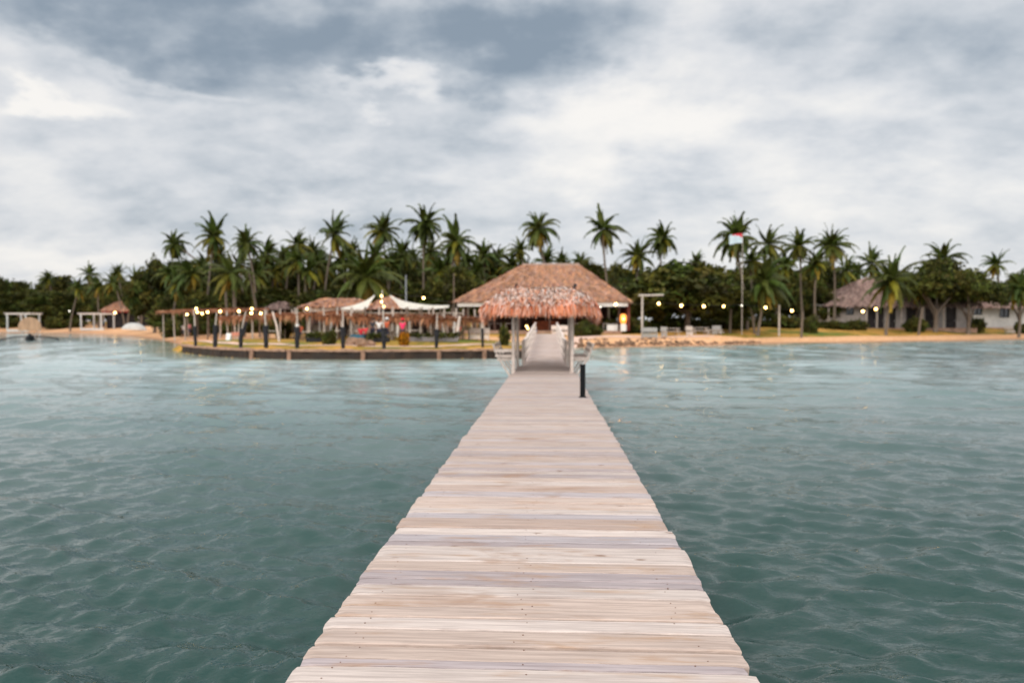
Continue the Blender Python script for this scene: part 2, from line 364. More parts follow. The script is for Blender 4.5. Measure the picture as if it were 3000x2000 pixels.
for k in range(150):
    lam = .12 * (3.2 ** rs.rand()) if k < 80 else (.34 * 2.6 ** rs.rand() if k < 120 else 1.0 * 2.8 ** rs.rand())
    th = rs.normal(R(66), R(24)) if k % 5 < 2 else (rs.normal(R(114), R(24)) if k % 5 < 4 else rs.normal(R(20), R(50)))
    kx, ky = math.cos(th) * 2 * PI / lam, math.sin(th) * 2 * PI / lam
    amp = (.0135 if k < 80 else (.0100 if k < 122 else .0062)) * lam * rs.uniform(.5, 1.5)
    ph = rs.rand() * 6.28
    rmax = lam / (.0047 * 4.0); nr = int(np.searchsorted(rad, rmax))
    if nr < 6: continue
    x, y = WX[:nr], WY[:nr]; wgt = sstep(4.0, 6.5, lam / (R_[:nr] * .0047 + .006))
    L0 = max(lam * 2.2, .6)
    arg = kx * x + ky * y + ph + 1.1 * np.sin(x / L0 + k * 1.3 + .6 * np.sin(y / L0 * .7 + k)) + 1.0 * np.sin(y / L0 * .9 + 2.1 * k)
    patch = .55 + .45 * np.sin(x * (.21 + .13 * (k % 4)) + y * (.17 + .09 * (k % 3)) + k * 1.7)
    WZ[:nr] += amp * wgt * patch * (np.exp(.8 * (np.sin(arg) - 1)) * 2.1 - .9)
WZ *= (1 - sstep(60, 200, R_))
hb = hgt(WX, WY)[0]
sdw = -sdist(WX, WY)[0]
sheenf = (1 - sstep(0, 45, sdw)) * .95  # share of painted sky sheen, growing toward the shore
weedf = (1 - sstep(4, 9, sdw)) * (WX > 2)
shal = np.clip(1 + hb / .9, 0, 1) ** 1.6 * .9 * (hb < .3)
# near the shore the waves die down
WZ *= np.clip(-hb / .5, .12, 1)
wat = gridmesh('water', WX, WY, WZ, water_mat(), {'shallow': shal, 'bed': sheenf, 'weed': weedf}); tag(wat, None, None, kind='structure')

# ------------------------------------------------------------------ pier
rng = random.Random(7)
DECKZ = .75; YR0, YR1, ZR1 = 26.0, 52.5, 1.40
def deckz(y): return DECKZ if y < YR0 else DECKZ + (ZR1 - DECKZ) * min(1, (y - YR0) / (YR1 - YR0))
def plank_mat():
    m = bpy.data.materials.new('bleached_planks'); m.use_nodes = True; t = m.node_tree; b = t.nodes['Principled BSDF']
    tcn = nd(t, 'ShaderNodeTexCoord')
    def nz(s, d, st, rough=.6):
        mp = nd(t, 'ShaderNodeMapping'); t.links.new(tcn.outputs['Object'], mp.inputs[0]); mp.inputs[3].default_value = st
        n = nd(t, 'ShaderNodeTexNoise'); t.links.new(mp.outputs[0], n.inputs[0]); n.inputs['Scale'].default_value = s; n.inputs['Detail'].default_value = d; n.inputs['Roughness'].default_value = rough; n.inputs['Distortion'].default_value = .3; return n.outputs[0]
    at = nd(t, 'ShaderNodeAttribute', attribute_name='tint').outputs['Color']
    g1 = nz(6, 8, (.35, 9, 9)); g2 = nz(3, 6, (.6, 3.2, 3)); g3 = nz(26, 6, (.25, 7, 7)); g4 = nz(1.3, 4, (1, 1.2, 1))
    c = mixc(t, mrange(t, g1, .35, .65), (.78, .75, .73), (1.10, 1.08, 1.05))
    c = mixc(t, 1.0, c, at, 'MULTIPLY')
    c = mixc(t, mth(t, 'MULTIPLY', mrange(t, g2, .52, .72), .55), c, (.38, .22, .12))
    c = mixc(t, mth(t, 'MULTIPLY', mrange(t, g3, .58, .74), .35), c, (.25, .17, .13))
    c = mixc(t, mth(t, 'MULTIPLY', mrange(t, g4, .55, .75), .35), c, (.36, .28, .25))
    # walked-on brown stains down the middle, knots and grey weathering
    st_ = nz(1.1, 5, (.8, 2.2, 1), .7); sxy = nd(t, 'ShaderNodeSeparateXYZ'); t.links.new(tcn.outputs['Object'], sxy.inputs[0])
    mid = mrange(t, mth(t, 'ABSOLUTE', sxy.outputs[0]), .15, .8, 1.0, .35)
    c = mixc(t, mth(t, 'MULTIPLY', mth(t, 'MULTIPLY', mrange(t, st_, .54, .70), mid), .55), c, (.28, .155, .09))
    vo = nd(t, 'ShaderNodeTexVoronoi'); mpv = nd(t, 'ShaderNodeMapping'); t.links.new(tcn.outputs['Object'], mpv.inputs[0]); mpv.inputs[3].default_value = (1.6, 4.2, 1); t.links.new(mpv.outputs[0], vo.inputs['Vector']); vo.inputs['Scale'].default_value = 1.0
    c = mixc(t, mth(t, 'MULTIPLY', mrange(t, vo.outputs['Distance'], .03, .085, 1.0, 0.0), .8), c, (.17, .085, .045))
    crk = nz(4, 4, (.16, 12, 1), .7); c = mixc(t, mth(t, 'MULTIPLY', mrange(t, crk, .66, .74), .75), c, (.12, .075, .05))
    t.links.new(c, b.inputs['Base Color']); b.inputs['Roughness'].default_value = .78; b.inputs['Specular IOR Level'].default_value = .25
    bp = nd(t, 'ShaderNodeBump'); bp.inputs['Strength'].default_value = .45; bp.inputs['Distance'].default_value = .006
    t.links.new(mth(t, 'ADD', g1, mth(t, 'MULTIPLY', g3, .7)), bp.inputs['Height']); t.links.new(bp.outputs[0], b.inputs['Normal'])
    return m
pier = thing('pier', 'long walkway of bleached grey-beige planks leading from the foreground over the sea to the beach', 'pier', (0, 0, 0))
edges = [2030, 1974, 1949, 1907, 1859, 1822, 1787, 1755, 1725, 1707, 1680, 1653, 1606, 1593, 1572, 1550, 1523, 1508, 1493, 1475, 1457, 1442, 1424]
BE, PA, MV, BG_, BR = (.53, .425, .37), (.58, .50, .46), (.385, .33, .335), (.42, .38, .395), (.45, .345, .295)
tones = [PA, MV, BE, BE, PA, BE, BE, PA, MV, MV, BE, PA, MV, BG_, PA, BR, BG_, PA, BE, BE, BG_, BR]
ys = [FPX * 1.55 / (e - 941) for e in edges]
pl = []
y = ys[0]
while y > -1.2: w = rng.uniform(.15, .2); pl.append((y - w, y, rng.choice([BE, PA, BE, MV]))); y -= w
pl = pl[::-1]
for i in range(len(ys) - 1): pl.append((ys[i], ys[i + 1], tones[i]))
y = ys[-1]
while y < YR1 + .3:
    w = rng.uniform(.14, .22); pl.append((y, y + w, rng.choice([BE, BE, PA, MV, BG_, BR, BE]))); y += w
dk = MB(); nail = MB()
def plank(y0, y1, tone):
    ym = (y0 + y1) / 2; w = y1 - y0; near = ym < 12
    hw = .995 + .03 * math.sin(max(0, min(1, ym / 13)) * PI)
    if ym > 22: hw = .93
    if ym > 25.6: hw = .77
    gap = rng.choice((.004, .006, .010)) if near else .006
    nx, th = (40 if near else 12), .045
    z0 = deckz(ym) + rng.uniform(-.004, .004); tl = rng.uniform(-.006, .006); sk = rng.uniform(-.006, .006) if near else 0
    xl = -hw + rng.gauss(0, .007); xr = hw + rng.gauss(0, .007)
    kf = max(0, min(1, (ym - 5) / 6)) * .65; tone = tuple(c * (1 - kf) + q * kf for c, q in zip(tone, (.46, .385, .355)))
    if ym > 22: tone = tuple(c * 1.22 for c in tone)  # boards under and past the hut lightened to offset its shade
    s = rng.uniform(.90, 1.08) if near else .93 * rng.uniform(.9, 1.05); tone = tuple(c * s for c in tone)
    prof = [(-.5, -th), (-.5, -.007), (-.47, -.001), (-.2, .0), (.2, .0), (.47, -.001), (.5, -.007), (.5, -th)]
    P = []; F = []; ph = rng.uniform(0, 6); amp = .0018 if near else 0
    for i in range(nx + 1):
        u = i / nx; x = xl + (xr - xl) * u
        for q, (pv, pz) in enumerate(prof):
            jy = 0
            if abs(pv) > .4: jy = amp * math.sin(u * 21 + ph + q) + (rng.uniform(-.0018, .0018) if near else 0)
            ex = 0
            if i in (0, nx): ex = (rng.uniform(-.004, .004) - (.002 if abs(pv) > .45 else 0)) * (-1 if i == 0 else 1)
            dz = -.006 if (i in (0, nx) and pz > -.02) else 0
            P.append((x + ex, ym + pv * (w - gap) + sk * (u - .5) + jy, z0 + pz + tl * pv + dz))
    n = len(prof)
    for i in range(nx):
        for q in range(n - 1): F.append((i * n + q, i * n + n + q, i * n + n + q + 1, i * n + q + 1))
        F.append((i * n + n - 1, i * n + 2 * n - 1, i * n + n, i * n))
    F.append(tuple(range(n))); F.append(tuple(range(nx * n + n - 1, nx * n - 1, -1)))
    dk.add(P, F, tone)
    if ym < 9:
        for nxp in (-.83, -.02, .80):
            for v in (-.25, .25):
                if rng.random() < .35: continue
                a = nxp + rng.uniform(-.05, .05); bb = ym + v * w + rng.uniform(-.02, .02); r = rng.uniform(.003, .005)
                tube(dk, [(a, bb, z0 - .01), (a, bb, z0 + .0012 + tl * v)], r, 8, (.16, .08, .05))
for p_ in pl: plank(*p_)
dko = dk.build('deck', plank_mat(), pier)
for sx in (-.72, 0, .72):
    b_ = MB(); box(b_, (sx, 12.2, DECKZ - .135), (.08, 27.4, .17)); b_.build('joist', M['greywood'], pier)
    b_ = MB(); tube(b_, [(sx * .85, 25.9, DECKZ - .13), (sx * .85, YR1, ZR1 - .13)], .06, 6); b_.build('joist', M['greywood'], pier)
yy = 1.2
while yy < 50:
    hw = .78 if yy < 25 else .62
    cb = MB(); box(cb, (0, yy, deckz(yy) - .29), (hw * 2 + .25, .12, .13)); cb.build('crossbeam', M['greywood'], pier)
    for sx in (-1, 1):
        pm = MB(); tube(pm, [(sx * hw, yy + .01, deckz(yy) - .30), (sx * hw * 1.02, yy, -2.6)], .085, 10); pm.build('pile', M['darkwood'], pier)
    yy += 2.7
# railings beyond the hut
for sx in (-1, 1):
    k = 0; yv = 25.7
    tops = []
    while yv < YR1:
        px_ = sx * (.74 + .02 * math.sin(yv))
        z = deckz(yv); pm = MB(); box(pm, (px_, yv, z + .36), (.075, .075, .86), bev=.01); pm.build('rail_post', M['palewood'], pier); tops.append((px_, yv, z)); yv += 1.55
    for hh, rr, nm in ((.82, .045, 'handrail'), (.50, .035, 'rail'), (.22, .035, 'rail')):
        rm = MB()
        for a, b2 in zip(tops[:-1], tops[1:]):
            a = Vector(a) + Vector((-sx * .06 if hh < .8 else 0, 0, hh)); b2 = Vector(b2) + Vector((-sx * .06 if hh < .8 else 0, 0, hh)); d = b2 - a
            Mx = d.to_track_quat('Y', 'Z').to_matrix(); box(rm, (a + b2) / 2, (.04 if hh < .8 else .10, d.length + .03, .11 if hh < .8 else .045), M=Mx)
        rm.build(nm, M['palewood'], pier)
# landing steps at the shore end of the pier
stp = thing('landing_steps', 'two pale concrete steps where the pier meets the beach', 'steps', (0, 53.0, 0))
for i, (yy, z) in enumerate(((.35, 1.30), (.95, 1.20))):
    m_ = MB(); box(m_, (0, yy, z / 2 - .05), (2.1 + i * .5, .62, z + .1), bev=.02); m_.build('step', M['coping'], stp)

# black bollard
bp_ = G(1707, 15.1, DECKZ)
bo = thing('bollard', 'short black square post at the right edge of the pier deck', 'bollard', (bp_.x, bp_.y, DECKZ))
m_ = MB(); box(m_, (0, 0, .325), (.105, .105, .65), bev=.006); m_.build('shaft', M['black'], bo)
m_ = MB(); box(m_, (0, 0, .662), (.118, .118, .022), bev=.006); m_.build('cap', M['black'], bo)
m_ = MB(); box(m_, (0, 0, .006), (.16, .16, .012)); m_.build('base_plate', M['black'], bo)

# ------------------------------------------------------------------ thatch
def strips(m, corners, n, Ls, ws, cols, lift=.06, rng=rng, droop=0.0, edge_only=False, conv=0.0):
    """dry leaf strips on a roof face; corners = eave-left, eave-right, top-right, top-left"""
    a, b, c, d = [Vector(p) for p in corners]
    nr = (b - a).cross(d - a).normalized()
    if nr.z < 0: nr = -nr
    for _ in range(n):
        u = rng.random(); v = 0.0 if edge_only else rng.random()
        if edge_only: v = rng.uniform(0, .1)
        # reject so density is even on trapezoids
        wt = ((1 - v) * (b - a).length + v * (c - d).length) / max((b - a).length, .01)
        if rng.random() > wt: continue
        e = a.lerp(b, u); t = d.lerp(c, u); p = e.lerp(t, v); dn = (e - t).normalized(); sd_ = dn.cross(nr).normalized()
        dn = (dn + sd_ * rng.uniform(-.22, .22)).normalized()
        Lh = rng.uniform(*Ls); w = rng.uniform(*ws); p = p + nr * rng.uniform(.0, lift)
        q = p + dn * Lh * .5 + nr * rng.uniform(0, lift) + Vector((0, 0, -droop * Lh * .15))
        r_ = q + dn * Lh * .5 * (1 - droop * .5) + Vector((0, 0, -droop * Lh * .5)) + nr * rng.uniform(-.3, .5) * lift
        tw = sd_ * w * .5 + nr * rng.uniform(-.3, .3) * w
        col = rng.choice(cols); s = rng.uniform(.75, 1.15); col = tuple(x * s for x in col)
        m.add([p - tw, p + tw, q - tw * .9, q + tw * .9, r_ - tw * .25, r_ + tw * .25], [(0, 1, 3, 2), (2, 3, 5, 4)], col)
TC_OR = [(.86, .27, .12), (.90, .38, .20), (.92, .50, .36), (.66, .18, .07), (.93, .62, .50)]
TC_PK = [(.88, .64, .54), (.97, .84, .76), (.76, .42, .28), (.84, .52, .36), (.45, .24, .17), (.95, .80, .72)]
TC_BR = [(.58, .28, .165), (.66, .33, .19), (.70, .34, .17), (.44, .24, .19), (.56, .35, .28)]
TC_GR = [(.32, .20, .165), (.39, .26, .215), (.27, .175, .15), (.43, .30, .25)]
def hip_roof(m, x0, x1, y0, y1, ze, rx0, rx1, ym, zr, cols, n, Ls, ws, fr=None, lift=.06, thick=.18, base=None, rng=rng, ym2=None):
    ym2 = ym if ym2 is None else ym2
    E = [(x0, y0, ze), (x1, y0, ze), (x1, y1, ze), (x0, y1, ze)]; T = [(rx0, ym, zr), (rx1, ym, zr), (rx1, ym2, zr), (rx0, ym2, zr)]
    base = base or tuple(c * .7 for c in cols[0])
    P = E + T + [(p[0], p[1], p[2] - thick) for p in E] + [(p[0], p[1], p[2] - thick) for p in T]
    m.add(P, [(0, 1, 5, 4), (1, 2, 6, 5), (2, 3, 7, 6), (3, 0, 4, 7), (4, 5, 6, 7), (9, 8, 12, 13), (10, 9, 13, 14), (11, 10, 14, 15), (8, 11, 15, 12), (15, 14, 13, 12), (0, 8, 9, 1), (1, 9, 10, 2), (2, 10, 11, 3), (3, 11, 8, 0)], base)
    faces = [(E[0], E[1], T[1], T[0]), (E[1], E[2], T[2], T[1]), (E[2], E[3], T[3], T[2]), (E[3], E[0], T[0], T[3])]
    for i, fc in enumerate(faces):
        L_ = (Vector(fc[1]) - Vector(fc[0])).length
        k = 1.0 if i in (0,) else (.6 if i in (1, 3) else .25)
        strips(m, fc, int(n * k * L_ / 10), Ls, ws, cols, lift, rng)
        if fr: strips(m, fc, int(fr[0] * k * L_), fr[1], fr[2], fr[3], lift, rng, droop=fr[4], edge_only=True)

# hut over the pier
hut = thing('thatched_hut', 'small open shelter with shaggy orange-brown palm thatch straddling the pier', 'shelter', (0, 0, 0))
rm = MB(); rg = random.Random(11)
hip_roof(rm, -1.61, 1.39, 21.5, 26.6, DECKZ + 1.98, -.98, .86, 23.6, DECKZ + 2.56, TC_PK + TC_OR[:2], 8000, (.25, .6), (.014, .04), (620, (.32, .60), (.015, .045), TC_OR, .75), lift=.10, thick=.06, rng=rg, ym2=24.4)
# layered dangling skirts
for v0, nn, cc in ((.12, 900, TC_OR + TC_PK), (.32, 800, TC_PK), (.55, 600, TC_PK), (.78, 400, TC_PK)):
    for fc in (((-1.61, 21.5, 0), (1.39, 21.5, 0), (.86, 23.6, 1), (-.98, 23.6, 1)), ((1.39, 21.5, 0), (1.39, 26.6, 0), (.86, 24.4, 1), (.86, 23.6, 1)), ((-1.61, 26.6, 0), (-1.61, 21.5, 0), (-.98, 23.6, 1), (-.98, 24.4, 1))):
        q = [Vector((p[0], p[1], DECKZ + 1.98 + p[2] * .58)) for p in fc]
        e0 = q[0].lerp(q[3], v0); e1 = q[1].lerp(q[2], v0); strips(rm, (e0, e1, q[2], q[3]), nn, (.28, .5), (.014, .042), cc, .12, rg, droop=.45, edge_only=True)
rm.build('roof', M['thatch'], hut)
m_ = MB(); tube(m_, [(-1.12, 24.0, DECKZ + 2.62), (0, 24.0, DECKZ + 2.60), (1.02, 24.0, DECKZ + 2.63)], .05, 8); ro = m_.build('ridge_pole', M['bark'], hut)
for a in (-1.0, .90):
    m_ = MB(); tube(m_, [(a, 23.8, DECKZ + 2.51), (a + .1, 24.0, DECKZ + 2.72), (a - .02, 24.25, DECKZ + 2.51)], .055, 6); m_.build('ridge_tie', M['dark'], hut)
for sx, x in ((-1, -.93), (1, .84)):
    for y_ in (22.35, 25.3):
        m_ = MB(); tube(m_, [(x, y_, DECKZ - .35), (x + .01, y_, DECKZ + .9), (x - .01, y_, DECKZ + 2.05)], [.055, .05, .045], 10); m_.build('post', M['palewood'], hut)
    m_ = MB(); tube(m_, [(x, 21.6, DECKZ + 2.0), (x, 26.3, DECKZ + 2.0)], .045, 8); m_.build('beam', M['bark'], hut)
for y_ in (22.3, 25.25):
    m_ = MB(); tube(m_, [(-1.4, y_, DECKZ + 1.95), (1.25, y_, DECKZ + 1.95)], .045, 8); m_.build('beam', M['bark'], hut)
# benches hung out over the water
for sx, lab in ((-1, 'weathered wooden bench built out over the water on the left side of the hut'), (1, 'weathered wooden bench with leaning back on the right side of the hut')):
    bn = thing('bench', lab, 'bench', (sx * .93 + (-.0 if sx < 0 else -.06), 22.45, DECKZ), group='benches under the pier hut')
    m_ = MB()
    for i in range(4): box(m_, (sx * (.09 + i * .11), 1.35, .44), (.095, 2.7, .035), bev=.006)
    m_.build('seat', M['palewood'], bn)
    m_ = MB()
    for zz in (.62, .80): box(m_, (sx * (.50 + (zz - .44) * .28), 1.35, zz), (.03, 2.7, .10), bev=.006)
    m_.build('backrest', M['palewood'], bn)
    for y_ in (.06, 1.35, 2.64):
        m_ = MB(); tube(m_, [(sx * .44, y_, .36), (sx * .63, y_, .88)], .035, 6); m_.build('back_post', M['palewood'], bn)
        m_ = MB(); tube(m_, [(sx * .0, y_, .38), (sx * .5, y_, .38)], .032, 6); m_.build('seat_bearer', M['palewood'], bn)
        m_ = MB(); tube(m_, [(sx * .0, y_, -.28), (sx * .42, y_, .36)], .035, 6); m_.build('brace', M['palewood'], bn)
    if sx < 0:
        m_ = MB(); box(m_, (-.28, -.02, .66), (.62, .035, .09)); box(m_, (-.28, -.02, .50), (.55, .035, .05)); m_.build('armrest', M['palewood'], bn)

# ------------------------------------------------------------------ sea wall
SWP = [G(*a) for a in SW] + [Vector((-1.05, 63.0, 0))]
sw = thing('sea_wall', 'dark brown masonry sea wall with pale coping around the lawn left of the pier', 'sea wall')
def wall_seg(m, a, b, t0, z0, z1, off=0.0, bat=0.0):
    d = (b - a); d.z = 0; n = Vector((d.y, -d.x, 0)).normalized(); dd = d.normalized()
    nseg = max(1, int(d.length / .45)); P = []; F = []
    for i in range(nseg + 1):
        p = a.lerp(b, i / nseg); j = rng.uniform(-.09, .09); jz = rng.uniform(-.05, .03)
        for (o_, z) in ((off + t0 + bat + j, z0), (off + t0 + j, z1 + jz), (off - .25, z1 + jz), (off - .25, z0)): q = p + n * o_; P.append((q.x, q.y, z))
    for i in range(nseg):
        for k in range(4): l = (k + 1) % 4; F.append((i * 4 + k, i * 4 + l, i * 4 + 4 + l, i * 4 + 4 + k))
    F.append((3, 2, 1, 0)); F.append(tuple(range(nseg * 4, nseg * 4 + 4))); m.add(P, F)
for a, b in zip(SWP[:-1], SWP[1:]):
    m_ = MB(); wall_seg(m_, a, b, .30, -1.2, .50, bat=.12); m_.build('wall_panel', M['seawall'], sw)
    m_ = MB(); wall_seg(m_, a, b, .36, .47, .60); m_.build('coping', M['coping'], sw)
for px_, D_ in ((595, 51.0), (640, 48.9), (738, 46.2), (848, 45.2), (1064, 44.6), (1287, 45.6), (1420, 46.0)):
    p = G(px_, D_ - .42, 0); m_ = MB(); box(m_, (p.x, p.y, -.1), (.24, .26, 1.34), rz=rng.uniform(-.1, .1), bev=.03); m_.build('pilaster', mat('rib_stone', (.26, .15, .10), .9, .4, 3, .4) if 'rib_stone' not in bpy.data.materials else bpy.data.materials['rib_stone'], sw)

# stone revetment on the right
rv = MB(); rg = random.Random(5)
RVP = [Vector((-.6, 63.9, 0)), G(1660, 64.8), G(1790, 65.6), G(2000, 69), G(2150, 73.5), G(2240, 76.5)]
tot = sum((b - a).length for a, b in zip(RVP[:-1], RVP[1:])); acc = 0
for a, b in zip(RVP[:-1], RVP[1:]):
    d = b - a; n = Vector((-d.y, d.x, 0)).normalized(); L_ = d.length
    for _ in range(int(L_ * 11)):
        u = rg.random(); f = 1 - .75 * max(0, (acc + u * L_) / tot - .45) / .55; v = rg.random()
        p = a.lerp(b, u) + n * (.35 + v * 1.1); r = rg.uniform(.10, .24)
        ball(rv, (p.x, p.y, .08 + v * .62 * f), r, 7, (rg.uniform(.9, 1.6), 1, rg.uniform(.6, .9)), col=(lambda q: (q, q * .92, q * .84))(rg.uniform(.5, 1.5)), jit=.18, rng=rg)
    acc += L_
rvo = rv.build('stone_bank', M['stone'], smooth=False); tag(rvo, 'low bank of rough brown stones along the water right of the pier', 'stone bank')

# pale paths on the lawn
def ribbon(name, pts, w, mt, lift=.025):
    V_ = []; F = []; n = 0; Ps = []
    for a, b in zip(pts[:-1], pts[1:]):
        for i in range(8): Ps.append(a.lerp(b, i / 8))
    Ps.append(pts[-1])
    for i, p in enumerate(Ps):
        d = (Ps[min(i + 1, len(Ps) - 1)] - Ps[max(i - 1, 0)]); d.z = 0; nn = Vector((-d.y, d.x, 0)).normalized()
        ww = w * (.75 + .35 * math.sin(i * .7 + 1) * math.sin(i * .23))
        for k in (-1, -.4, .4, 1): q = p + nn * ww * k * .5; V_.append((q.x, q.y, H(q) + lift + (0 if abs(k) > .9 else .03)))
    for i in range(len(Ps) - 1):
        for k in range(3): F.append((i * 4 + k, i * 4 + 4 + k, i * 4 + 5 + k, i * 4 + 1 + k))
    m = MB(); m.add(V_, F); o = m.build(name, mt, smooth=True); tag(o, None, None, kind='structure'); return o
psand = mat('pale_sand', (.68, .46, .36), .95, .12, 2, .2)
ribbon('path', [G(560, 66), G(640, 57), G(720, 52.5), G(810, 51), G(850, 50.3)], 1.3, psand)
ribbon('path', [G(850, 49.6), G(930, 49.0), G(1000, 49.3), G(1080, 48.3), G(1160, 48.0), G(1260, 47.8), G(1330, 48.8), G(1420, 50.5), G(1500, 52), G(1570, 56)], .8, psand)
ribbon('path', [G(1500, 57.5), G(1600, 57.0), Vector((1.2, 63, 0)) , G(1720, 69.5), G(1900, 71.5), G(2080, 76)], 2.2, psand)

# ------------------------------------------------------------------ vegetation
def quads(cs, a, b, cols, name, mt, extra=None):
    n = len(cs); co = np.stack([cs - a - b, cs + a - b, cs + a * .55 + b, cs - a * .55 + b], 1).reshape(-1, 3)
    q = np.arange(n * 4).reshape(-1, 4); me = bpy.data.meshes.new(name)
    me.vertices.add(n * 4); me.vertices.foreach_set('co', co.astype(np.float32).ravel())
    me.loops.add(n * 4); me.loops.foreach_set('vertex_index', q.ravel().astype(np.int32)); me.polygons.add(n)
    me.polygons.foreach_set('loop_start', np.arange(0, n * 4, 4, dtype=np.int32)); me.polygons.foreach_set('loop_total', np.full(n, 4, dtype=np.int32))
    at = me.color_attributes.new('tint', 'FLOAT_COLOR', 'POINT'); ar = np.ones((n * 4, 4), np.float32); ar[:, :3] = np.repeat(cols, 4, 0); at.data.foreach_set('color', ar.ravel())
    me.update(calc_edges=True); me.materials.append(mt); return me
def crown_mesh(name, lobes, nclump, nleaf, size, seed, base=(1, 1, 1), shell=.62, cr=.5):
    r = np.random.RandomState(seed); lob = np.array(lobes, float); vol = lob[:, 3] * lob[:, 4]; vol = vol / vol.sum()
    li = r.choice(len(lob), nclump, p=vol); u = r.normal(size=(nclump, 3)); u /= np.linalg.norm(u, axis=1)[:, None]
    rr = shell + (1.02 - shell) * r.rand(nclump); cc = lob[li, :3] + u * rr[:, None] * np.stack([lob[li, 3], lob[li, 3], lob[li, 4]], 1)
    ct = np.array(base) * (.40 + 1.25 * r.rand(nclump, 1) ** 1.4) * (1 + .35 * (r.rand(nclump, 3) - .5) * np.array([1.6, .5, .6]))
    ci = np.repeat(np.arange(nclump), nleaf); n = len(ci)
    cs = cc[ci] + r.normal(size=(n, 3)) * np.array([cr, cr, cr * .62])
    d = r.normal(size=(n, 3)); d /= np.linalg.norm(d, axis=1)[:, None]; e = np.cross(d, r.normal(size=(n, 3))); e /= np.linalg.norm(e, axis=1)[:, None]
    s = size * (.6 + .8 * r.rand(n, 1)); cols = ct[ci] * (.75 + .5 * r.rand(n, 1))
    return quads(cs, d * s * .36, e * s * .62, np.clip(cols, 0, 2.5), name, M['leaf'])
def broad_proto(kind, seed):
    r = random.Random(seed); lobes = []
    if kind == 'dome':
        for k in range(9): a = k / 9 * 6.28; lobes.append((3.6 * math.cos(a), 2.6 * math.sin(a), r.uniform(3.2, 5.2), r.uniform(1.8, 2.6), r.uniform(1.4, 2.2)))
        for k in range(5): a = k / 5 * 6.28 + .4; lobes.append((1.9 * math.cos(a), 1.5 * math.sin(a), r.uniform(6, 7.2), 2.0, r.uniform(1.2, 1.7)))
        lobes.append((0, 0, 7.6, 1.8, 1.4)); nc, nl, sz, th = 300, 42, .42, 5.0
    elif kind == 'tall':
        for k in range(11): a = k * 2.4; z = 3 + k * .68; rr = 2.2 * math.sin(min(1, (11.5 - z) / 7) * 1.4); lobes.append((rr * .6 * math.cos(a), rr * .6 * math.sin(a), z, r.uniform(1.2, 2.0), r.uniform(1.0, 1.5)))
        nc, nl, sz, th = 230, 42, .42, 7.5
    elif kind == 'umbrella':
        for k in range(10): a = k / 10 * 6.28; q = r.uniform(2.6, 4.2); lobes.append((q * math.cos(a), q * math.sin(a) * .8, r.uniform(6.0, 7.2) - .25 * q, r.uniform(1.2, 2.0), r.uniform(.7, 1.1)))
        for k in range(4): lobes.append((r.uniform(-1.6, 1.6), r.uniform(-1.4, 1.4), r.uniform(6.8, 7.6), 1.7, .9))
        nc, nl, sz, th = 230, 36, .36, 5.4
    else:
        for k in range(7): a = k / 7 * 6.28; lobes.append((1.1 * math.cos(a), .8 * math.sin(a), r.uniform(.5, 1.1), r.uniform(.6, .9), r.uniform(.5, .8)))
        nc, nl, sz, th = 90, 34, .24, .7
    cm = crown_mesh('crown', lobes, nc, nl, sz, seed, shell=.35 if kind != 'umbrella' else .3, cr=.52 if kind != 'bush' else .26)
    m = MB(); br = (1, 1, 1)
    if kind == 'bush':
        for k in range(5): a = k * 1.3; tube(m, [(0, 0, -.1), (.3 * math.cos(a), .3 * math.sin(a), .5), (.8 * math.cos(a), .7 * math.sin(a), 1.0)], [.05, .035, .015], 5, br)
    else:
        tube(m, [(0, 0, -.4), (.05, 0, 1.0), (.15, .05, th * .5)], [.38, .27, .20], 9, br)
        for k in range(8):
            a = k * 2.4 + r.random(); l = lobes[r.randrange(len(lobes))]; z0 = th * r.uniform(.25, .5)
            tube(m, [(.1, .03, z0), (l[0] * .45, l[1] * .45, z0 + (l[2] - z0) * .6), (l[0] * .9, l[1] * .9, l[2])], [.15, .09, .03], 6, br)
    return cm, m
TREE = {}
def proto(kind, seed, name, label, cat, group):
    cm, m = broad_proto(kind, seed)
    t = thing(name, label, cat, group=group); m.build('trunk', M['bark'], t, smooth=True)
    o = bpy.data.objects.new('crown', cm); COL.objects.link(o); o.parent = t; TREE[(kind, seed)] = (t, False); return t
used = set()
protos = {}
def plant(kind, seed, pos, s, rz, name, label, cat, group, sc=None):
    key = (kind, seed, name)
    sc = (s, s, s) if sc is None else sc
    if key not in protos:
        if (kind, seed) in TREE:
            b = TREE[(kind, seed)][0]; t = dup(b, pos, rz, label, sc); t.name = name; t['category'] = cat; t['group'] = group
            protos[key] = t; return t
        t = proto(kind, seed, name, label, cat, group); t.location = pos; t.rotation_euler = (0, 0, rz); t.scale = sc; protos[key] = t; return t
    t = dup(protos[key], pos, rz, label, sc); t['group'] = group; t['category'] = cat; return t

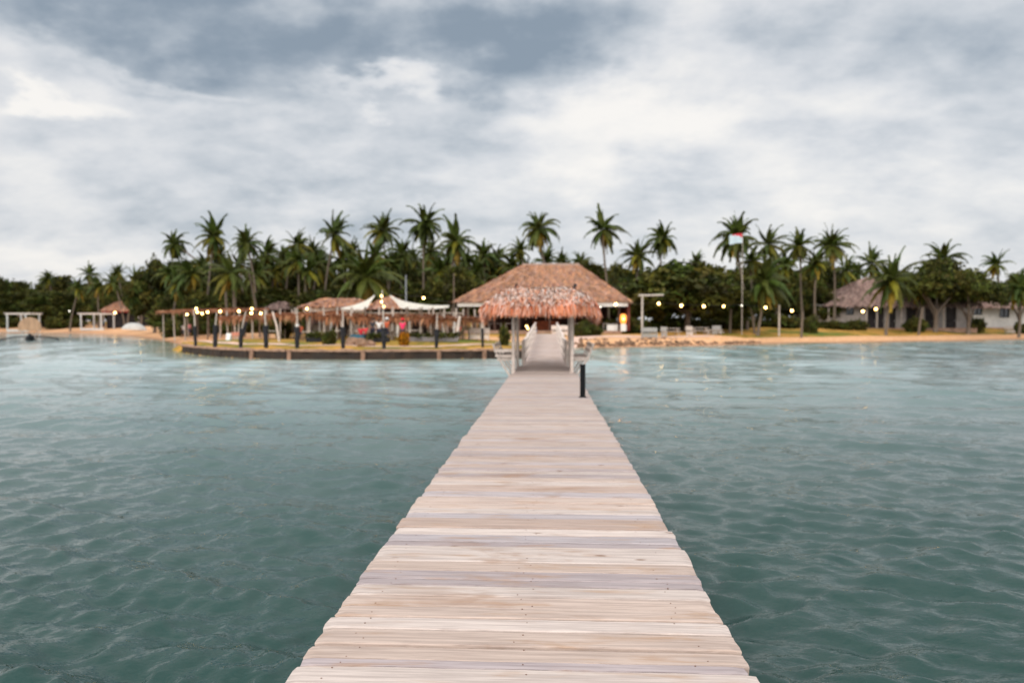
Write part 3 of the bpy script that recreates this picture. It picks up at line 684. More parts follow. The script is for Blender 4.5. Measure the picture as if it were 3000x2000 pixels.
def palm_crown(seed, n=26, Lf=3.5, up=.5):
    r = random.Random(seed); wind = r.uniform(0, 6.28); ws = r.uniform(0, .05); low = r.uniform(140, 172); ck = r.uniform(.85, 1.35); V_, F, C_ = [], [], []
    def fr(az, el, L_, curl, col):
        ns = 13; p = Vector((0, 0, 0)); d = Vector((math.cos(az) * math.cos(el), math.sin(az) * math.cos(el), math.sin(el))); side = Vector((-math.sin(az), math.cos(az), 0))
        pts = [p.copy()]; ds = [d.copy()]
        for i in range(ns):
            d = (d + Vector((0, 0, -curl * (.3 + i / ns)))).normalized(); d = (d + Vector((math.cos(wind), math.sin(wind), 0)) * ws).normalized(); p = p + d * L_ / ns; pts.append(p.copy()); ds.append(d.copy())
        o = len(V_)
        for i, q in enumerate(pts):
            w = .05 * (1 - i / (ns + 1)); V_.extend([q - side * w, q + side * w]); C_.extend([tuple(c * 1.3 for c in col)] * 2)
        for i in range(ns): F.append((o + 2 * i, o + 2 * i + 1, o + 2 * i + 3, o + 2 * i + 2))
        per = 3
        for i in range(1, ns):
            for k in range(per):
                t = k / per; q = pts[i].lerp(pts[i + 1], t) if i + 1 <= ns else pts[i]; dd = ds[i]; f = (i + t) / ns
                ll = (.35 + .75 * math.sin(min(1, f * 1.15 + .12) * PI) ** .8) * L_ / 3.5 * .72
                for sg in (-1, 1):
                    dr = r.uniform(.35, .9)
                    tip = q + side * sg * ll * .62 + dd * ll * .42 + Vector((0, 0, -ll * dr)); mid = q + side * sg * ll * .42 + dd * ll * .22 + Vector((0, 0, -ll * .12))
                    w = dd * .075; s = r.uniform(.7, 1.3); cc = tuple(c * s for c in col)
                    o = len(V_); V_.extend([q - w, q + w, mid + w, mid - w, tip]); C_.extend([cc] * 5); F.append((o, o + 1, o + 2, o + 3)); F.append((o + 3, o + 2, o + 4))
    for i in range(n):
        f = i / (n - 1); az = i * 2.39996 + r.uniform(-.2, .2); el = R(86) - f * R(low + r.uniform(-8, 8)); el += R(r.uniform(-8, 8))
        
        if r.random() < .12 and f > .2: continue
        g = (.75 + .5 * r.random()); col = (g * (.75 + .4 * r.random()), g, g * .8)
        if f > .82 and r.random() < .65: col = (3.6 * g, 1.9 * g, .9 * g)
        elif f > .5 and r.random() < .22: col = (2.1 * g, 1.55 * g, .6 * g)
        fr(az, el, Lf * r.uniform(.68, 1.12) * (.82 + .18 * math.sin(f * PI)), (.06 + .10 * f * r.uniform(.7, 1.3) + (.04 if el > 1 else .05)) * ck, col)
    for k in range(9):   # coconuts under the crown
        a = k * 2.1; c0 = Vector((.28 * math.cos(a), .28 * math.sin(a), -.25 - .12 * (k % 3))); mm = MB(); ball(mm, c0, .14, 6); o = len(V_); V_ += [Vector(q) for q in mm.v]; F += [tuple(i + o for i in f_) for f_ in mm.f]; C_ += [(2.4, 1.2, .5)] * len(mm.v)
    me = bpy.data.meshes.new('crown'); me.from_pydata([tuple(v) for v in V_], [], F)
    at = me.color_attributes.new('tint', 'FLOAT_COLOR', 'POINT'); ar = np.ones((len(V_), 4), np.float32); ar[:, :3] = np.array(C_); at.data.foreach_set('color', ar.ravel())
    me.materials.append(M['palmleaf']); return me
PC = [palm_crown(20 + i, n=n_) for i, n_ in enumerate((44, 34, 46, 30, 40, 36, 48, 32, 38))]
def palm(px, py, rpx, D, label, lean=0, var=0, group='coconut palms along the shore', basepx=None, gz=None):
    """crown heart at photo column px, height py, frond reach rpx"""
    top = W(px, py, D); rr = random.Random(int(px * 7 + py)); bx = basepx if basepx is not None else px + rr.uniform(-38, 38) + lean
    b = G(bx, D, 1.0); gz = H(b) - .3
    t = thing('coconut_palm', label, 'palm tree', (b.x, b.y, gz), group=group)
    m = MB(); T = top - Vector((b.x, b.y, gz)); n = 9; pts = []
    for i in range(n + 1):
        f = i / n; e = f ** 1.6; pts.append(Vector((T.x * e + .12 * math.sin(f * 5 + px), T.y * e, T.z * f)))
    pts[-1] = T.copy()
    tube(m, pts, [.22 - .09 * min(1, i / n * 2.2) for i in range(n + 1)], 8); m.build('trunk', M['palmbark'], t, smooth=True)
    s = rpx / FPX * D / 2.75
    o = bpy.data.objects.new('crown', PC[var % len(PC)]); COL.objects.link(o); o.parent = t; o.location = T - Vector((0, 0, .1)); o.scale = (s, s, s * rr.uniform(.95, 1.1)); o.rotation_euler = (rr.uniform(-.1, .1), rr.uniform(-.1, .1), rr.uniform(0, 6.28))
    return t
PALMS = [
 (510, 714, 46, 118, 'lone palm with drooping head at the far left of the tall palms', 745),
 (625, 690, 64, 104, 'tall palm with brown skirt second of the tall palms from the left', None),
 (720, 712, 50, 100, 'tall palm above the row of leaning trunks left of the sails', 762),
 (784, 742, 50, 108, 'palm between the tall left palms, yellowish lower fronds', None),
 (832, 748, 48, 112, 'mid-height palm with yellow fronds left of the windswept palm', None),
 (873, 712, 46, 106, 'slender palm with fan-like head left of the white sails', None),
 (916, 735, 44, 110, 'small-headed palm close beside a taller broad palm on its right', None),
 (982, 682, 66, 100, 'broad-headed tall palm rising above the left white sail', None),
 (1120, 672, 56, 108, 'tall palm directly above the pole with three bulbs', None),
 (1244, 655, 66, 98, 'very tall full-headed palm left of the pavilion roof', None),
 (1335, 705, 68, 95, 'thick dark palm just left of the pavilion roof slope', None),
 (1416, 750, 48, 110, 'low palm above the left slope of the pavilion roof', None),
 (1458, 755, 46, 113, 'second low palm above the left slope of the pavilion roof', None),
 (1577, 668, 64, 96, 'tall open-crowned palm directly behind the pavilion ridge', None),
 (1523, 730, 44, 106, 'short palm tucked against the left of the ridge palm', None),
 (1645, 765, 38, 112, 'small young palm peeking over the right of the pavilion ridge', None),
 (1766, 668, 66, 95, 'tallest palm right of the pavilion ridge with long hanging fronds', None),
 (1869, 745, 56, 98, 'windswept mid-height palm between two tall slender ones', 1860),
 (1941, 698, 52, 108, 'isolated slim palm with star-shaped head against the sky', None),
 (2040, 768, 36, 112, 'tiny palm head over the big dark round tree', None),
 (2156, 694, 68, 92, 'tall palm behind the red and white flag', None),
 (2251, 712, 56, 98, 'palm with upright tuft just right of the flag', None),
 (2242, 822, 78, 84, 'low near palm with yellow drooping fronds in front of the dark trees', 2222),
 (2340, 716, 58, 100, 'bushy palm second from the right of the tall right group', None),
 (2436, 716, 62, 98, 'rightmost tall palm of the group with brown hanging fronds', None),
 (2555, 768, 52, 112, 'palm rising behind the first cottage roof', None),
 (2612, 818, 84, 90, 'large low palm standing on the lawn before the first cottage', 2598),
 (2765, 756, 60, 112, 'palm rising over the flat-topped tree by the cottages', None),
 (2916, 772, 44, 120, 'dark palm with small head against the sky at far right', None),
 (2990, 845, 60, 98, 'palm cut by the right edge of the view', None),
 (676, 795, 66, 88, 'near low palm with two thin trunks showing behind the shelter', 690),
 (560, 800, 56, 98, 'squat palm left of the near low palm', None),
 (596, 770, 40, 112, 'small dark palm between the squat palm and tall palm', None),
 (1072, 805, 105, 82, 'big bright green low palm behind the left white sail', None),
 (262, 800, 34, 165, 'dark palm standing above the far left wood', None),
 (345, 795, 28, 170, 'second small palm above the far left wood', None),
 (140, 815, 28, 180, 'single pointed palm over the trees at the far left', None),
 (400, 815, 36, 150, 'palm over the hut with the red eave', None),
 (475, 835, 48, 130, 'palm in front of the wood left of the long shelter', None),
 (438, 815, 30, 150, 'dark narrow palm between the wood and the lone tall palm', None),
 (1470, 820, 52, 100, 'low palm hidden partly by the pavilion roof on its left', None),
 (2880, 830, 40, 112, 'small palm between the two cottages', None),
 (750, 800, 50, 101, 'low palm among the trunks behind the left bulbs', None),
 (905, 790, 52, 99, 'mid-height palm inside the grove below the windswept small palms', None),
 (845, 772, 44, 104, 'yellowish palm inside the grove between two slender palms', None),
 (1180, 740, 50, 104, 'palm half hidden between the bulb-pole palm and the tall full one', None),
 (1290, 790, 56, 96, 'dark low palm left of the pavilion roof, beneath the thick palm', None),
 (1395, 800, 50, 102, 'drooping palm touching the left slope of the pavilion roof', None),
 (1030, 735, 44, 108, 'palm behind the bright low palm, right of the broad tall one', None),
 (1700, 770, 42, 108, 'palm between the ridge end and the tallest palm', None),
 (2200, 760, 54, 96, 'palm beneath the flag, merged with its neighbour', None),
 (2300, 775, 50, 98, 'low palm between the flag palm and the bushy palm', None),
 (2480, 790, 44, 108, 'small palm at the right foot of the tall right group', None),
 (2390, 770, 50, 96, 'palm between the two rightmost tall palms', None),
 (2510, 795, 40, 112, 'small palm just above the first cottage roof', None),
 (520, 830, 44, 100, 'shadowy low palm by the left end of the shelter', None),
 (640, 760, 46, 110, 'palm at mid height under the second tall palm', None),
 (700, 770, 44, 103, 'palm filling the dense grove, its crown merging with its neighbours', None),
 (770, 775, 52, 112, 'palm filling the dense grove, its crown merging with its neighbours', None),
 (810, 790, 48, 107, 'palm filling the dense grove, its crown merging with its neighbours', None),
 (870, 760, 44, 99, 'palm filling the dense grove, its crown merging with its neighbours', None),
 (935, 770, 52, 103, 'palm filling the dense grove, its crown merging with its neighbours', None),
 (960, 790, 48, 112, 'palm filling the dense grove, its crown merging with its neighbours', None),
 (1000, 760, 44, 107, 'palm filling the dense grove, its crown merging with its neighbours', None),
 (1100, 745, 52, 99, 'palm filling the dense grove, its crown merging with its neighbours', None),
 (1150, 775, 48, 103, 'palm filling the dense grove, its crown merging with its neighbours', None),
 (1215, 760, 44, 112, 'palm filling the dense grove, its crown merging with its neighbours', None),
 (1260, 735, 52, 107, 'palm filling the dense grove, its crown merging with its neighbours', None),
 (1310, 770, 48, 99, 'palm filling the dense grove, its crown merging with its neighbours', None),
 (1365, 760, 44, 103, 'palm filling the dense grove, its crown merging with its neighbours', None),
 (1440, 790, 52, 112, 'palm filling the dense grove, its crown merging with its neighbours', None),
 (1500, 775, 48, 107, 'palm filling the dense grove, its crown merging with its neighbours', None),
 (1540, 790, 44, 99, 'palm filling the dense grove, its crown merging with its neighbours', None),
 (1600, 765, 52, 103, 'palm filling the dense grove, its crown merging with its neighbours', None),
 (420, 838, 34, 150, 'palm filling the dense grove, its crown merging with its neighbours', None),
 (330, 825, 34, 150, 'palm filling the dense grove, its crown merging with its neighbours', None),
 (290, 838, 34, 150, 'palm filling the dense grove, its crown merging with its neighbours', None),
 (230, 842, 34, 150, 'palm filling the dense grove, its crown merging with its neighbours', None),
 (500, 800, 44, 112, 'palm filling the dense grove, its crown merging with its neighbours', None),
 (585, 815, 52, 107, 'palm filling the dense grove, its crown merging with its neighbours', None),
 (2700, 838, 60, 100, 'yellow-green feathery palm beside the flat-topped tree', None),
]
for i, (a, b, c, D_, lab, bpx) in enumerate(PALMS):
    fill = lab.startswith('palm filling')
    if fill and a < 480: lab = 'low palm among the wood along the far left shore, merging with it'
    palm(a, b, c, D_, lab, var=i, basepx=bpx, group=('palms merged in the far left wood' if a < 480 else 'palms merged in the dense grove') if fill else 'coconut palms along the shore')

def tree_at(kind, seed, px, D, toppy, widthpx, label, name='broadleaf_tree', cat='tree', group='broadleaf trees behind the beach', rz=None):
    p = G(px, D, 1); z = H(p) - .1; top = W(px, toppy, D).z
    h0, w0 = {'dome': (9.2, 11.5), 'tall': (11.6, 7.0), 'umbrella': (8.4, 11.0), 'bush': (1.9, 3.8)}[kind]
    sz = (top - z) / h0; sx = widthpx / FPX * D / w0
    rr = random.Random(int(px * 3 + toppy)); rz = rr.uniform(0, 6.28) if rz is None else rz
    return plant(kind, seed, (p.x, p.y, z), 1, rz, name, label, cat, group, sc=(sx, sx, sz))
tree_at('dome', 1, 2012, 88, 750, 400, 'big dark round-crowned tree right of the pavilion, behind the picnic tables', rz=.2)
tree_at('dome', 2, 2385, 114, 764, 230, 'dense dark tree between the flag palm and the first cottage', rz=1.0)
tree_at('umbrella', 3, 2740, 97, 760, 250, 'flat-topped spreading tree with yellow-green crown beside the cottages', rz=.5)
tree_at('umbrella', 4, 2836, 98, 792, 210, 'second flat-topped tree hiding the right end of the first cottage')
tree_at('dome', 2, 2180, 98, 800, 190, 'dark tree filling the gap behind the low near palm')
tree_at('umbrella', 4, 1335, 84, 782, 180, 'spreading dark tree beside the left end of the pavilion')
tree_at('tall', 5, 1660, 108, 758, 130, 'leafy tree just behind the right end of the pavilion ridge')
tree_at('tall', 6, 1735, 106, 765, 140, 'green tree behind the right slope of the pavilion roof')
tree_at('dome', 1, 1830, 98, 800, 200, 'dark tree behind the right eave of the pavilion')
tree_at('umbrella', 4, 2985, 104, 800, 150, 'small leafy tree at the right edge by the second cottage')
rg = random.Random(21)
def grove(px0, px1, Ds, tops, n, lab, gname, kinds=('tall', 'dome'), wr=(110, 190)):
    for i in range(n):
        px = px0 + (px1 - px0) * (i + rg.uniform(.1, .9)) / n; k = rg.choice(kinds); sd_ = rg.choice([1, 2] if k == 'dome' else [5, 6])
        tree_at(k, sd_, px, rg.uniform(*Ds), rg.uniform(*tops), rg.uniform(*wr), lab, group=gname)
grove(440, 1500, (108, 124), (752, 790), 19, 'dark broadleaf tree in the grove behind the long thatched shelter', 'back row of the grove behind the shelter')
grove(480, 1500, (92, 104), (820, 850), 12, 'lower broadleaf tree in the front row behind the long thatched shelter', 'front row of the grove behind the shelter', wr=(100, 170))
grove(1380, 2500, (116, 132), (765, 795), 15, 'broadleaf tree in the grove behind the pavilion and the big round tree', 'grove behind the pavilion')
grove(2480, 3150, (122, 140), (835, 862), 8, 'broadleaf tree in the low grove behind the white cottages', 'grove behind the cottages')
grove(-60, 470, (176, 205), (800, 832), 10, 'dark broadleaf tree in the wood along the far left shore', 'wood on the far left shore', wr=(80, 130))
grove(-60, 480, (160, 172), (835, 862), 11, 'lower tree at the front of the wood along the far left shore', 'front of the wood on the far left shore', wr=(70, 110))
grove(2080, 2480, (100, 112), (820, 850), 4, 'low dark tree behind the lawn right of the big round tree', 'low trees behind the right lawn', kinds=('dome',), wr=(110, 150))
def bush(px, D, toppy, w, label, group='shrubs by the beach', seed=8, name='shrub'):
    return tree_at('bush', seed, px, D, toppy, w, label, name, 'shrub', group)
for px_, D_, t_, w_, lab in [(1708, 70.5, 934, 58, 'round dark shrub before the open front of the pavilion'), (1740, 72, 946, 50, 'low dark shrub beside the round one before the pavilion'),
    (966, 50.8, 960, 44, 'yellow-green bush on the lawn behind the sea wall, below the left sail'), (1478, 51, 944, 30, 'dark leafy shrub with yellow flower at the left of the pier rail'),
    (2375, 88, 918, 50, 'dark shrub at the left corner of the first cottage'), (2520, 96, 932, 40, 'round shrub under the lit bulb before the first cottage'),
    (2430, 96, 936, 70, 'left part of the clipped hedge before the first cottage'), (2480, 96, 936, 60, 'right part of the clipped hedge before the first cottage'),
    (160, 158, 925, 60, 'green shrub beside the grey thatched hut at far left'), (830, 66, 935, 46, 'shrub behind the leaning post left of the shelter'),
    (2990, 104, 940, 40, 'shrub at the foot of the second cottage wall, right edge'), (2680, 96, 925, 60, 'shrub against the first cottage wall under the flat-topped tree'), (2850, 101, 920, 60, 'shrub between the two white cottages'), (30, 166, 925, 60, 'shrub at the far left edge of the beach'), (220, 160, 930, 60, 'shrub left of the red-eaved hut'), (505, 95, 930, 70, 'shrub behind the beach left of the shelter posts'), (1640, 74, 950, 40, 'low green shrub beside the path end at the pavilion')]:
    bush(px_, D_, t_, w_, lab)
for px_, D_ in [(2080, 96), (2120, 97), (2160, 95), (2200, 97), (2250, 98), (2300, 96), (2340, 97), (1780, 80), (1860, 84), (1940, 90), (1990, 94), (2040, 95), (560, 92), (620, 90), (680, 88), (740, 88), (800, 86), (860, 86), (920, 84), (1000, 84), (1080, 82), (1160, 82), (1230, 80), (1300, 78)]:
    bush(px_, D_, 925 + rg.uniform(-8, 8), rg.uniform(70, 100), 'dark shrub in the low undergrowth beneath the palms', group='undergrowth beneath the palms')
ys_ = bush(1183, 49.5, 968, 36, 'yellow dry bush on the lawn in front of the person in pink', seed=9)
for ob in [c for c in ys_.children if c.name.startswith('crown')]:
    me = ob.data; n = len(me.vertices); a = np.ones(n * 4, np.float32); me.color_attributes['tint'].data.foreach_get('color', a); a = a.reshape(-1, 4); a[:, 0] *= 5.5; a[:, 1] *= 2.3; a[:, 2] *= .7; me.color_attributes['tint'].data.foreach_set('color', a.ravel())

# ------------------------------------------------------------------ main pavilion
def wbox(m, x0, x1, y0, y1, z0, z1, bev=0.0): box(m, ((x0 + x1) / 2, (y0 + y1) / 2, (z0 + z1) / 2), (abs(x1 - x0), abs(y1 - y0), abs(z1 - z0)), bev=bev)
PY0 = 76.0
def X_at(px, D): return G(px, D, 0).x
ex0, ex1 = X_at(1336, PY0), X_at(1840, PY0)
pcx = (ex0 + ex1) / 2
gz = 1.2
pav = thing('pavilion', 'large open-sided beach restaurant with a broad hipped thatch roof behind the end of the pier', 'pavilion', (pcx, PY0 + 6, gz))
def lx(px, D): return X_at(px, D) - pcx
ze = W(1500, 880, PY0).z - gz; zr = W(1600, 777, PY0 + 6).z - gz
rgp = random.Random(33)
m_ = MB(); hip_roof(m_, ex0 - pcx, ex1 - pcx, -6, 7, ze, lx(1532, PY0 + 6), lx(1694, PY0 + 6), 0, zr, TC_BR + [(.62, .33, .18), (.40, .25, .17)], 7200, (.4, .9), (.05, .13), (14, (.10, .22), (.06, .16), TC_BR, .4), lift=.10, thick=.22, base=(.42, .29, .21), rng=rgp)
m_.build('roof', M['thatch'], pav)
m_ = MB(); tube(m_, [(lx(1530, PY0 + 6), 0, zr + .03), (lx(1696, PY0 + 6), 0, zr + .03)], .16, 8, (.45, .32, .26)); m_.build('ridge_cap', M['thatch'], pav)
hw = (ex1 - ex0) / 2
m_ = MB(); wbox(m_, -hw + .1, hw - .1, -6.0, -5.9, ze - .62, ze - .24); wbox(m_, -hw + .1, -hw + .2, -5.89, 6.4, ze - .62, ze - .30); wbox(m_, hw - .2, hw - .1, -5.89, 6.4, ze - .62, ze - .30); m_.build('fascia', M['white'], pav)
m_ = MB(); wbox(m_, -hw + .6, hw - .6, -5.4, 6.2, -.6, .12, bev=.03); m_.build('floor', M['coping'], pav)
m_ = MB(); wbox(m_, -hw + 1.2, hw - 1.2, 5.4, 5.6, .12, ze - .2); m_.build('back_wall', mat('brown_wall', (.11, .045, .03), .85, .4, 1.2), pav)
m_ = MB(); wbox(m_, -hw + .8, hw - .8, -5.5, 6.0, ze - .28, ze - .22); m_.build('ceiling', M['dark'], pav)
for i, fx in enumerate((-1, -.62, -.30, .10, .42, .72, 1)):
    m_ = MB(); x = fx * (hw - .9); box(m_, (x, -5.2, (ze - .3) / 2), (.22, .22, ze - .3), bev=.02); m_.build('column', mat('dark_column', (.07, .035, .025), .7, .3, 4) if 'dark_column' not in bpy.data.materials else bpy.data.materials['dark_column'], pav)
    m_ = MB(); box(m_, (x, 3.6, (ze - .3) / 2), (.22, .22, ze - .3), bev=.02); m_.build('column', bpy.data.materials['dark_column'], pav)
m_ = MB(); wbox(m_, lx(1775, PY0 + 2), lx(1832, PY0 + 2), -4.95, -4.75, .12, .75, bev=.02); m_.build('low_wall', M['white'], pav)
m_ = MB(); wbox(m_, lx(1560, PY0 + 6), lx(1640, PY0 + 6), 2.2, 3.0, .12, 1.15, bev=.03); m_.build('bar_counter', M['orange'], pav)
m_ = MB(); wbox(m_, lx(1838, PY0), lx(1846, PY0), -5.3, 4, .12, ze - .35); m_.build('end_panel', mat('red_panel', (.16, .035, .025), .7, .3, 2), pav)
# tables and chairs inside
tcount = 0
for px_, dy in ((1400, -3.6), (1450, -1.5), (1500, -3.2), (1700, -3.5), (1745, -1.2), (1785, -3.4)):
    x = X_at(px_, PY0 + 6 + dy); nm = ['leftmost', 'second from the left', 'third, just left of the pier end', 'first right of the pier end', 'middle right', 'rightmost, near the orange lantern'][tcount]; tcount += 1
    t = thing('dining_table', 'pale dining table inside the open pavilion, %s' % nm, 'table', (x, PY0 + 6 + dy, gz + .12), group='dining tables in the pavilion')
    m_ = MB(); box(m_, (0, 0, .74), (1.5, .8, .05), bev=.01); m_.build('table_top', M['palewood'], t)
    for a in (-.65, .65):
        for b_ in (-.32, .32): m_ = MB(); box(m_, (a, b_, .36), (.06, .06, .71)); m_.build('leg', M['palewood'], t)
# orange lantern
lp = W(1826, 934, PY0 - 1.3)
ln = thing('paper_lantern', 'glowing tall orange lantern on a stand at the right end of the pavilion', 'lantern', (lp.x, lp.y, gz + .1))
zc_ = lp.z - gz - .1
m_ = MB(); tube(m_, [(0, 0, zc_ - .50), (0, 0, zc_ - .35), (0, 0, zc_), (0, 0, zc_ + .35), (0, 0, zc_ + .50)], [.17, .29, .35, .30, .2], 12); m_.build('shade', M['lantern'], ln, smooth=True)
m_ = MB(); ball(m_, (0, -.38, zc_), .10, 8); m_.build('bulb', M['lampcore'], ln)
m_ = MB(); box(m_, (0, 0, (zc_ - .5) / 2), (.5, .3, zc_ - .5), bev=.02); m_.build('stand', M['white'], ln)

# ------------------------------------------------------------------ thatched shelters (long pergola with hanging fringe)
def shelter(label, P0, P1, z0, z1, depth, fringe, seed, cols, nposts, dens=26):
    r = random.Random(seed); a = Vector((P0[0], P0[1], 0)); b = Vector((P1[0], P1[1], 0)); d = (b - a); L_ = d.length; dd = d.normalized(); bk = Vector((-dd.y, dd.x, 0))
    if bk.y < 0: bk = -bk
    t = thing('thatched_shelter', label, 'shelter', (a.x, a.y, H(a)), group='long shelters with hanging dry palm fringe'); O = Vector((a.x, a.y, H(a)))
    m = MB(); n = 16
    A = [a.lerp(b, i / n) + Vector((0, 0, z0 + (z1 - z0) * i / n + r.uniform(-.05, .05))) - O for i in range(n + 1)]
    for i in range(n):
        p, q = A[i], A[i + 1]; up = Vector((0, 0, .22)); m.add([p, q, q + bk * depth + up, p + bk * depth + up, p - Vector((0, 0, .12)), q - Vector((0, 0, .12)), q + bk * depth + up - Vector((0, 0, .12)), p + bk * depth + up - Vector((0, 0, .12))],
              [(0, 1, 2, 3), (7, 6, 5, 4), (0, 4, 5, 1), (3, 2, 6, 7), (0, 3, 7, 4), (1, 5, 6, 2)], tuple(c * .8 for c in cols[0]))
        strips(m, (p, q, q + bk * depth + up, p + bk * depth + up), int(40 * depth), (.3, .7), (.05, .14), cols, .08, r)
    m.build('roof', M['thatch'], t)
    m = MB()
    for i in range(n):
        p, q = A[i], A[i + 1]
        for _ in range(int(dens * L_ / n)):
            u = r.random(); e = p.lerp(q, u) + Vector((r.uniform(-.03, .03), r.uniform(-.12, .1), .02)); s_ = math.sin((i + u) * 1.3 + seed) * .5 + .6
            ln_ = r.uniform(*fringe) * (s_ if r.random() < .75 else 1.3); w = r.uniform(.04, .11); cc = r.choice(cols); s2 = r.uniform(.6, 1.15); cc = tuple(c * s2 for c in cc)
            sx = r.uniform(-.12, .12); m.add([e - dd * w, e + dd * w, e + Vector((sx, r.uniform(-.05, .05), -ln_ * .5)) + dd * w * .7, e + Vector((sx, 0, -ln_ * .5)) - dd * w * .7, e + Vector((sx * 1.8, 0, -ln_))], [(0, 1, 2, 3), (3, 2, 4)], cc)
    m.build('fringe', M['thatch'], t)
    for k in range(nposts):
        u = (k + .5) / nposts; p = a.lerp(b, u) - O
        for bo_, nm in ((.25, 0), (depth - .25, .1)):
            q = p + bk * bo_; g = H((q.x + O.x, q.y + O.y)) - O.z; m = MB(); jj = r.uniform(-.18, .18)
            tube(m, [(q.x + jj, q.y, g - .3), (q.x + jj * .4, q.y, g + 1.2), (q.x, q.y, z0 + (z1 - z0) * u + .08)], [.08, .07, .06], 7); m.build('post', M['greywood'] if r.random() < .6 else M['bark'], t)
    for bo_ in (.2, depth - .2):
        m = MB(); tube(m, [A[0] + bk * bo_ - Vector((0, 0, .16)) + Vector((0, 0, .2 * bo_ / depth)), A[-1] + bk * bo_ - Vector((0, 0, .16)) + Vector((0, 0, .2 * bo_ / depth))], .06, 6); m.build('beam', M['bark'], t)
    return t
for o in ():
    pass
zA = W(470, 917, 84).z; zB = W(770, 915, 68).z - .0
def gg(px, D): p = G(px, D, 0); return (p.x, p.y)
TS = [(.56, .24, .12), (.46, .19, .10), (.36, .15, .08), (.62, .33, .18)]
def zrel(px, py, D): p = W(px, py, D); return p.z - H(p)
def mk_shelter(label, px0, py0, D0, px1, py1, D1, *a, **k):
    za = W(px0, py0, D0).z; zb = W(px1, py1, D1).z; h0 = H(G(px0, D0, 0)); return shelter(label, gg(px0, D0), gg(px1, D1), za - h0, zb - h0, *a, **k)
mk_shelter('far left stretch of thatched shelter, low and thin, by the left beach', 458, 917, 86, 700, 914, 72, 3.2, (.15, .5), 3, TS, 7, dens=14)
mk_shelter('middle stretch of thatched shelter with ragged brown fringe behind the left lawn', 640, 914, 68, 925, 901, 60, 3.2, (.25, .75), 4, TS, 7)
mk_shelter('stretch of thatched shelter with hanging fringe under the white sails', 925, 901, 59.4, 1255, 902, 57.5, 3.4, (.25, .75), 5, TS, 8)
mk_shelter('right stretch of thatched shelter ending by the pier hut', 1250, 902, 58.5, 1425, 907, 59.5, 3.2, (.25, .75), 6, TS + [(.62, .30, .17)], 5)

# low dark building behind shelters with pale posts (bar)
def small_hut(label, pxL, pxR, pyE, pyR, D, cols, seed, ridge=.25, fascia=None, depth=5.0, open_=True, name='thatched_hut', apex=.5, walls=None):
    r = random.Random(seed); x0, x1 = X_at(pxL, D), X_at(pxR, D); c = (x0 + x1) / 2; y0 = G((pxL + pxR) / 2, D, 0).y; g = H((c, y0 + 2)); ze_ = W(0, pyE, D).z - g; zr_ = W(0, pyR, D + depth / 2).z - g
    t = thing(name, label, 'hut', (c, y0 + depth / 2, g)); h = (x1 - x0) / 2; a = (apex * 2 - 1) * h
    m = MB(); hip_roof(m, -h, h, -depth / 2, depth / 2, ze_, a - h * ridge, a + h * ridge, 0, zr_, cols, 1600, (.4, .9), (.07, .2), (10, (.2, .5), (.05, .14), cols, .4), lift=.08, thick=.15, rng=r); m.build('roof', M['thatch'], t)
    if fascia: m = MB(); wbox(m, -h + .2, h - .2, -depth / 2 + .15, -depth / 2 + .22, ze_ - .5, ze_ - .16); m.build('fascia', fascia, t)
    for sx in (-1, 1):
        for sy in (-1, 1): m = MB(); tube(m, [(sx * (h - .5), sy * (depth / 2 - .4), -.3), (sx * (h - .5), sy * (depth / 2 - .4), ze_ - .1)], .09, 8); m.build('post', M['greywood'], t)
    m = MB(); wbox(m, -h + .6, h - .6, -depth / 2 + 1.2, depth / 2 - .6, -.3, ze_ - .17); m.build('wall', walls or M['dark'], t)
    return t
small_hut('grey conical-roofed thatch hut behind the white frame at far left', 55, 155, 925, 888, 165, TC_GR, 1, .06)
small_hut('thatch hut with a red eave board behind the far left beach', 293, 412, 908, 881, 150, TC_BR, 2, .4, fascia=M['red'])
small_hut('small grey thatch roof between the two white beach frames', 172, 228, 925, 900, 175, TC_GR, 3, .3)
small_hut('low greyish thatch roof behind the left string of bulbs', 540, 635, 906, 887, 100, TC_GR, 4, .45)
small_hut('small pale thatch roof beside the leaning coconut trunk', 770, 845, 904, 884, 92, TC_GR, 5, .3)
# beach bar: white columns and pale wall seen through the fringe
bx0, bx1 = X_at(870, 66), X_at(1345, 66); bc = (bx0 + bx1) / 2; bpz = G(1100, 66, 0); bg_ = H(bpz); bh = (bx1 - bx0) / 2
bar = thing('beach_bar', 'low bar building with white columns behind the hanging thatch fringe', 'bar', (bc, bpz.y, bg_))
m_ = MB(); wbox(m_, -bh, bh, -1.2, 3.4, 2.0, 2.12, bev=.02); m_.build('roof', M['greywood'], bar)
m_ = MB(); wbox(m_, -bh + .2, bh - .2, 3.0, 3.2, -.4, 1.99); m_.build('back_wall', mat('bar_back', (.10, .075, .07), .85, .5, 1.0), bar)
for k in range(15):
    m_ = MB(); x = -bh + .3 + (2 * bh - .6) * k / 14; box(m_, (x, -.9, .85), (.20, .20, 2.28), bev=.02); m_.build('column', M['white'], bar)
for k, (a, b) in enumerate(((-.85, -.6), (-.35, -.12), (.12, .40), (.6, .85))):
    m_ = MB(); wbox(m_, a * bh, b * bh, .6, 1.1, -.2, 1.05, bev=.02); m_.build('counter', M['palewood'] if k % 2 else M['greywood'], bar)
    m_ = MB(); wbox(m_, a * bh + .2, b * bh - .3, 2.93, 2.985, 1.1, 1.8); m_.build('shutter', M['wall'], bar)
small_hut('low brown thatched bar roof behind the left white sail', 880, 1075, 898, 874, 76, TC_BR, 6, .5, walls=mat('bar_wall', (.16, .13, .12), .8, .4, 1.5), fascia=M['palewood'])
small_hut('brown thatch roof seen between the two white sails', 1068, 1190, 900, 868, 74, TC_BR, 7, .1)

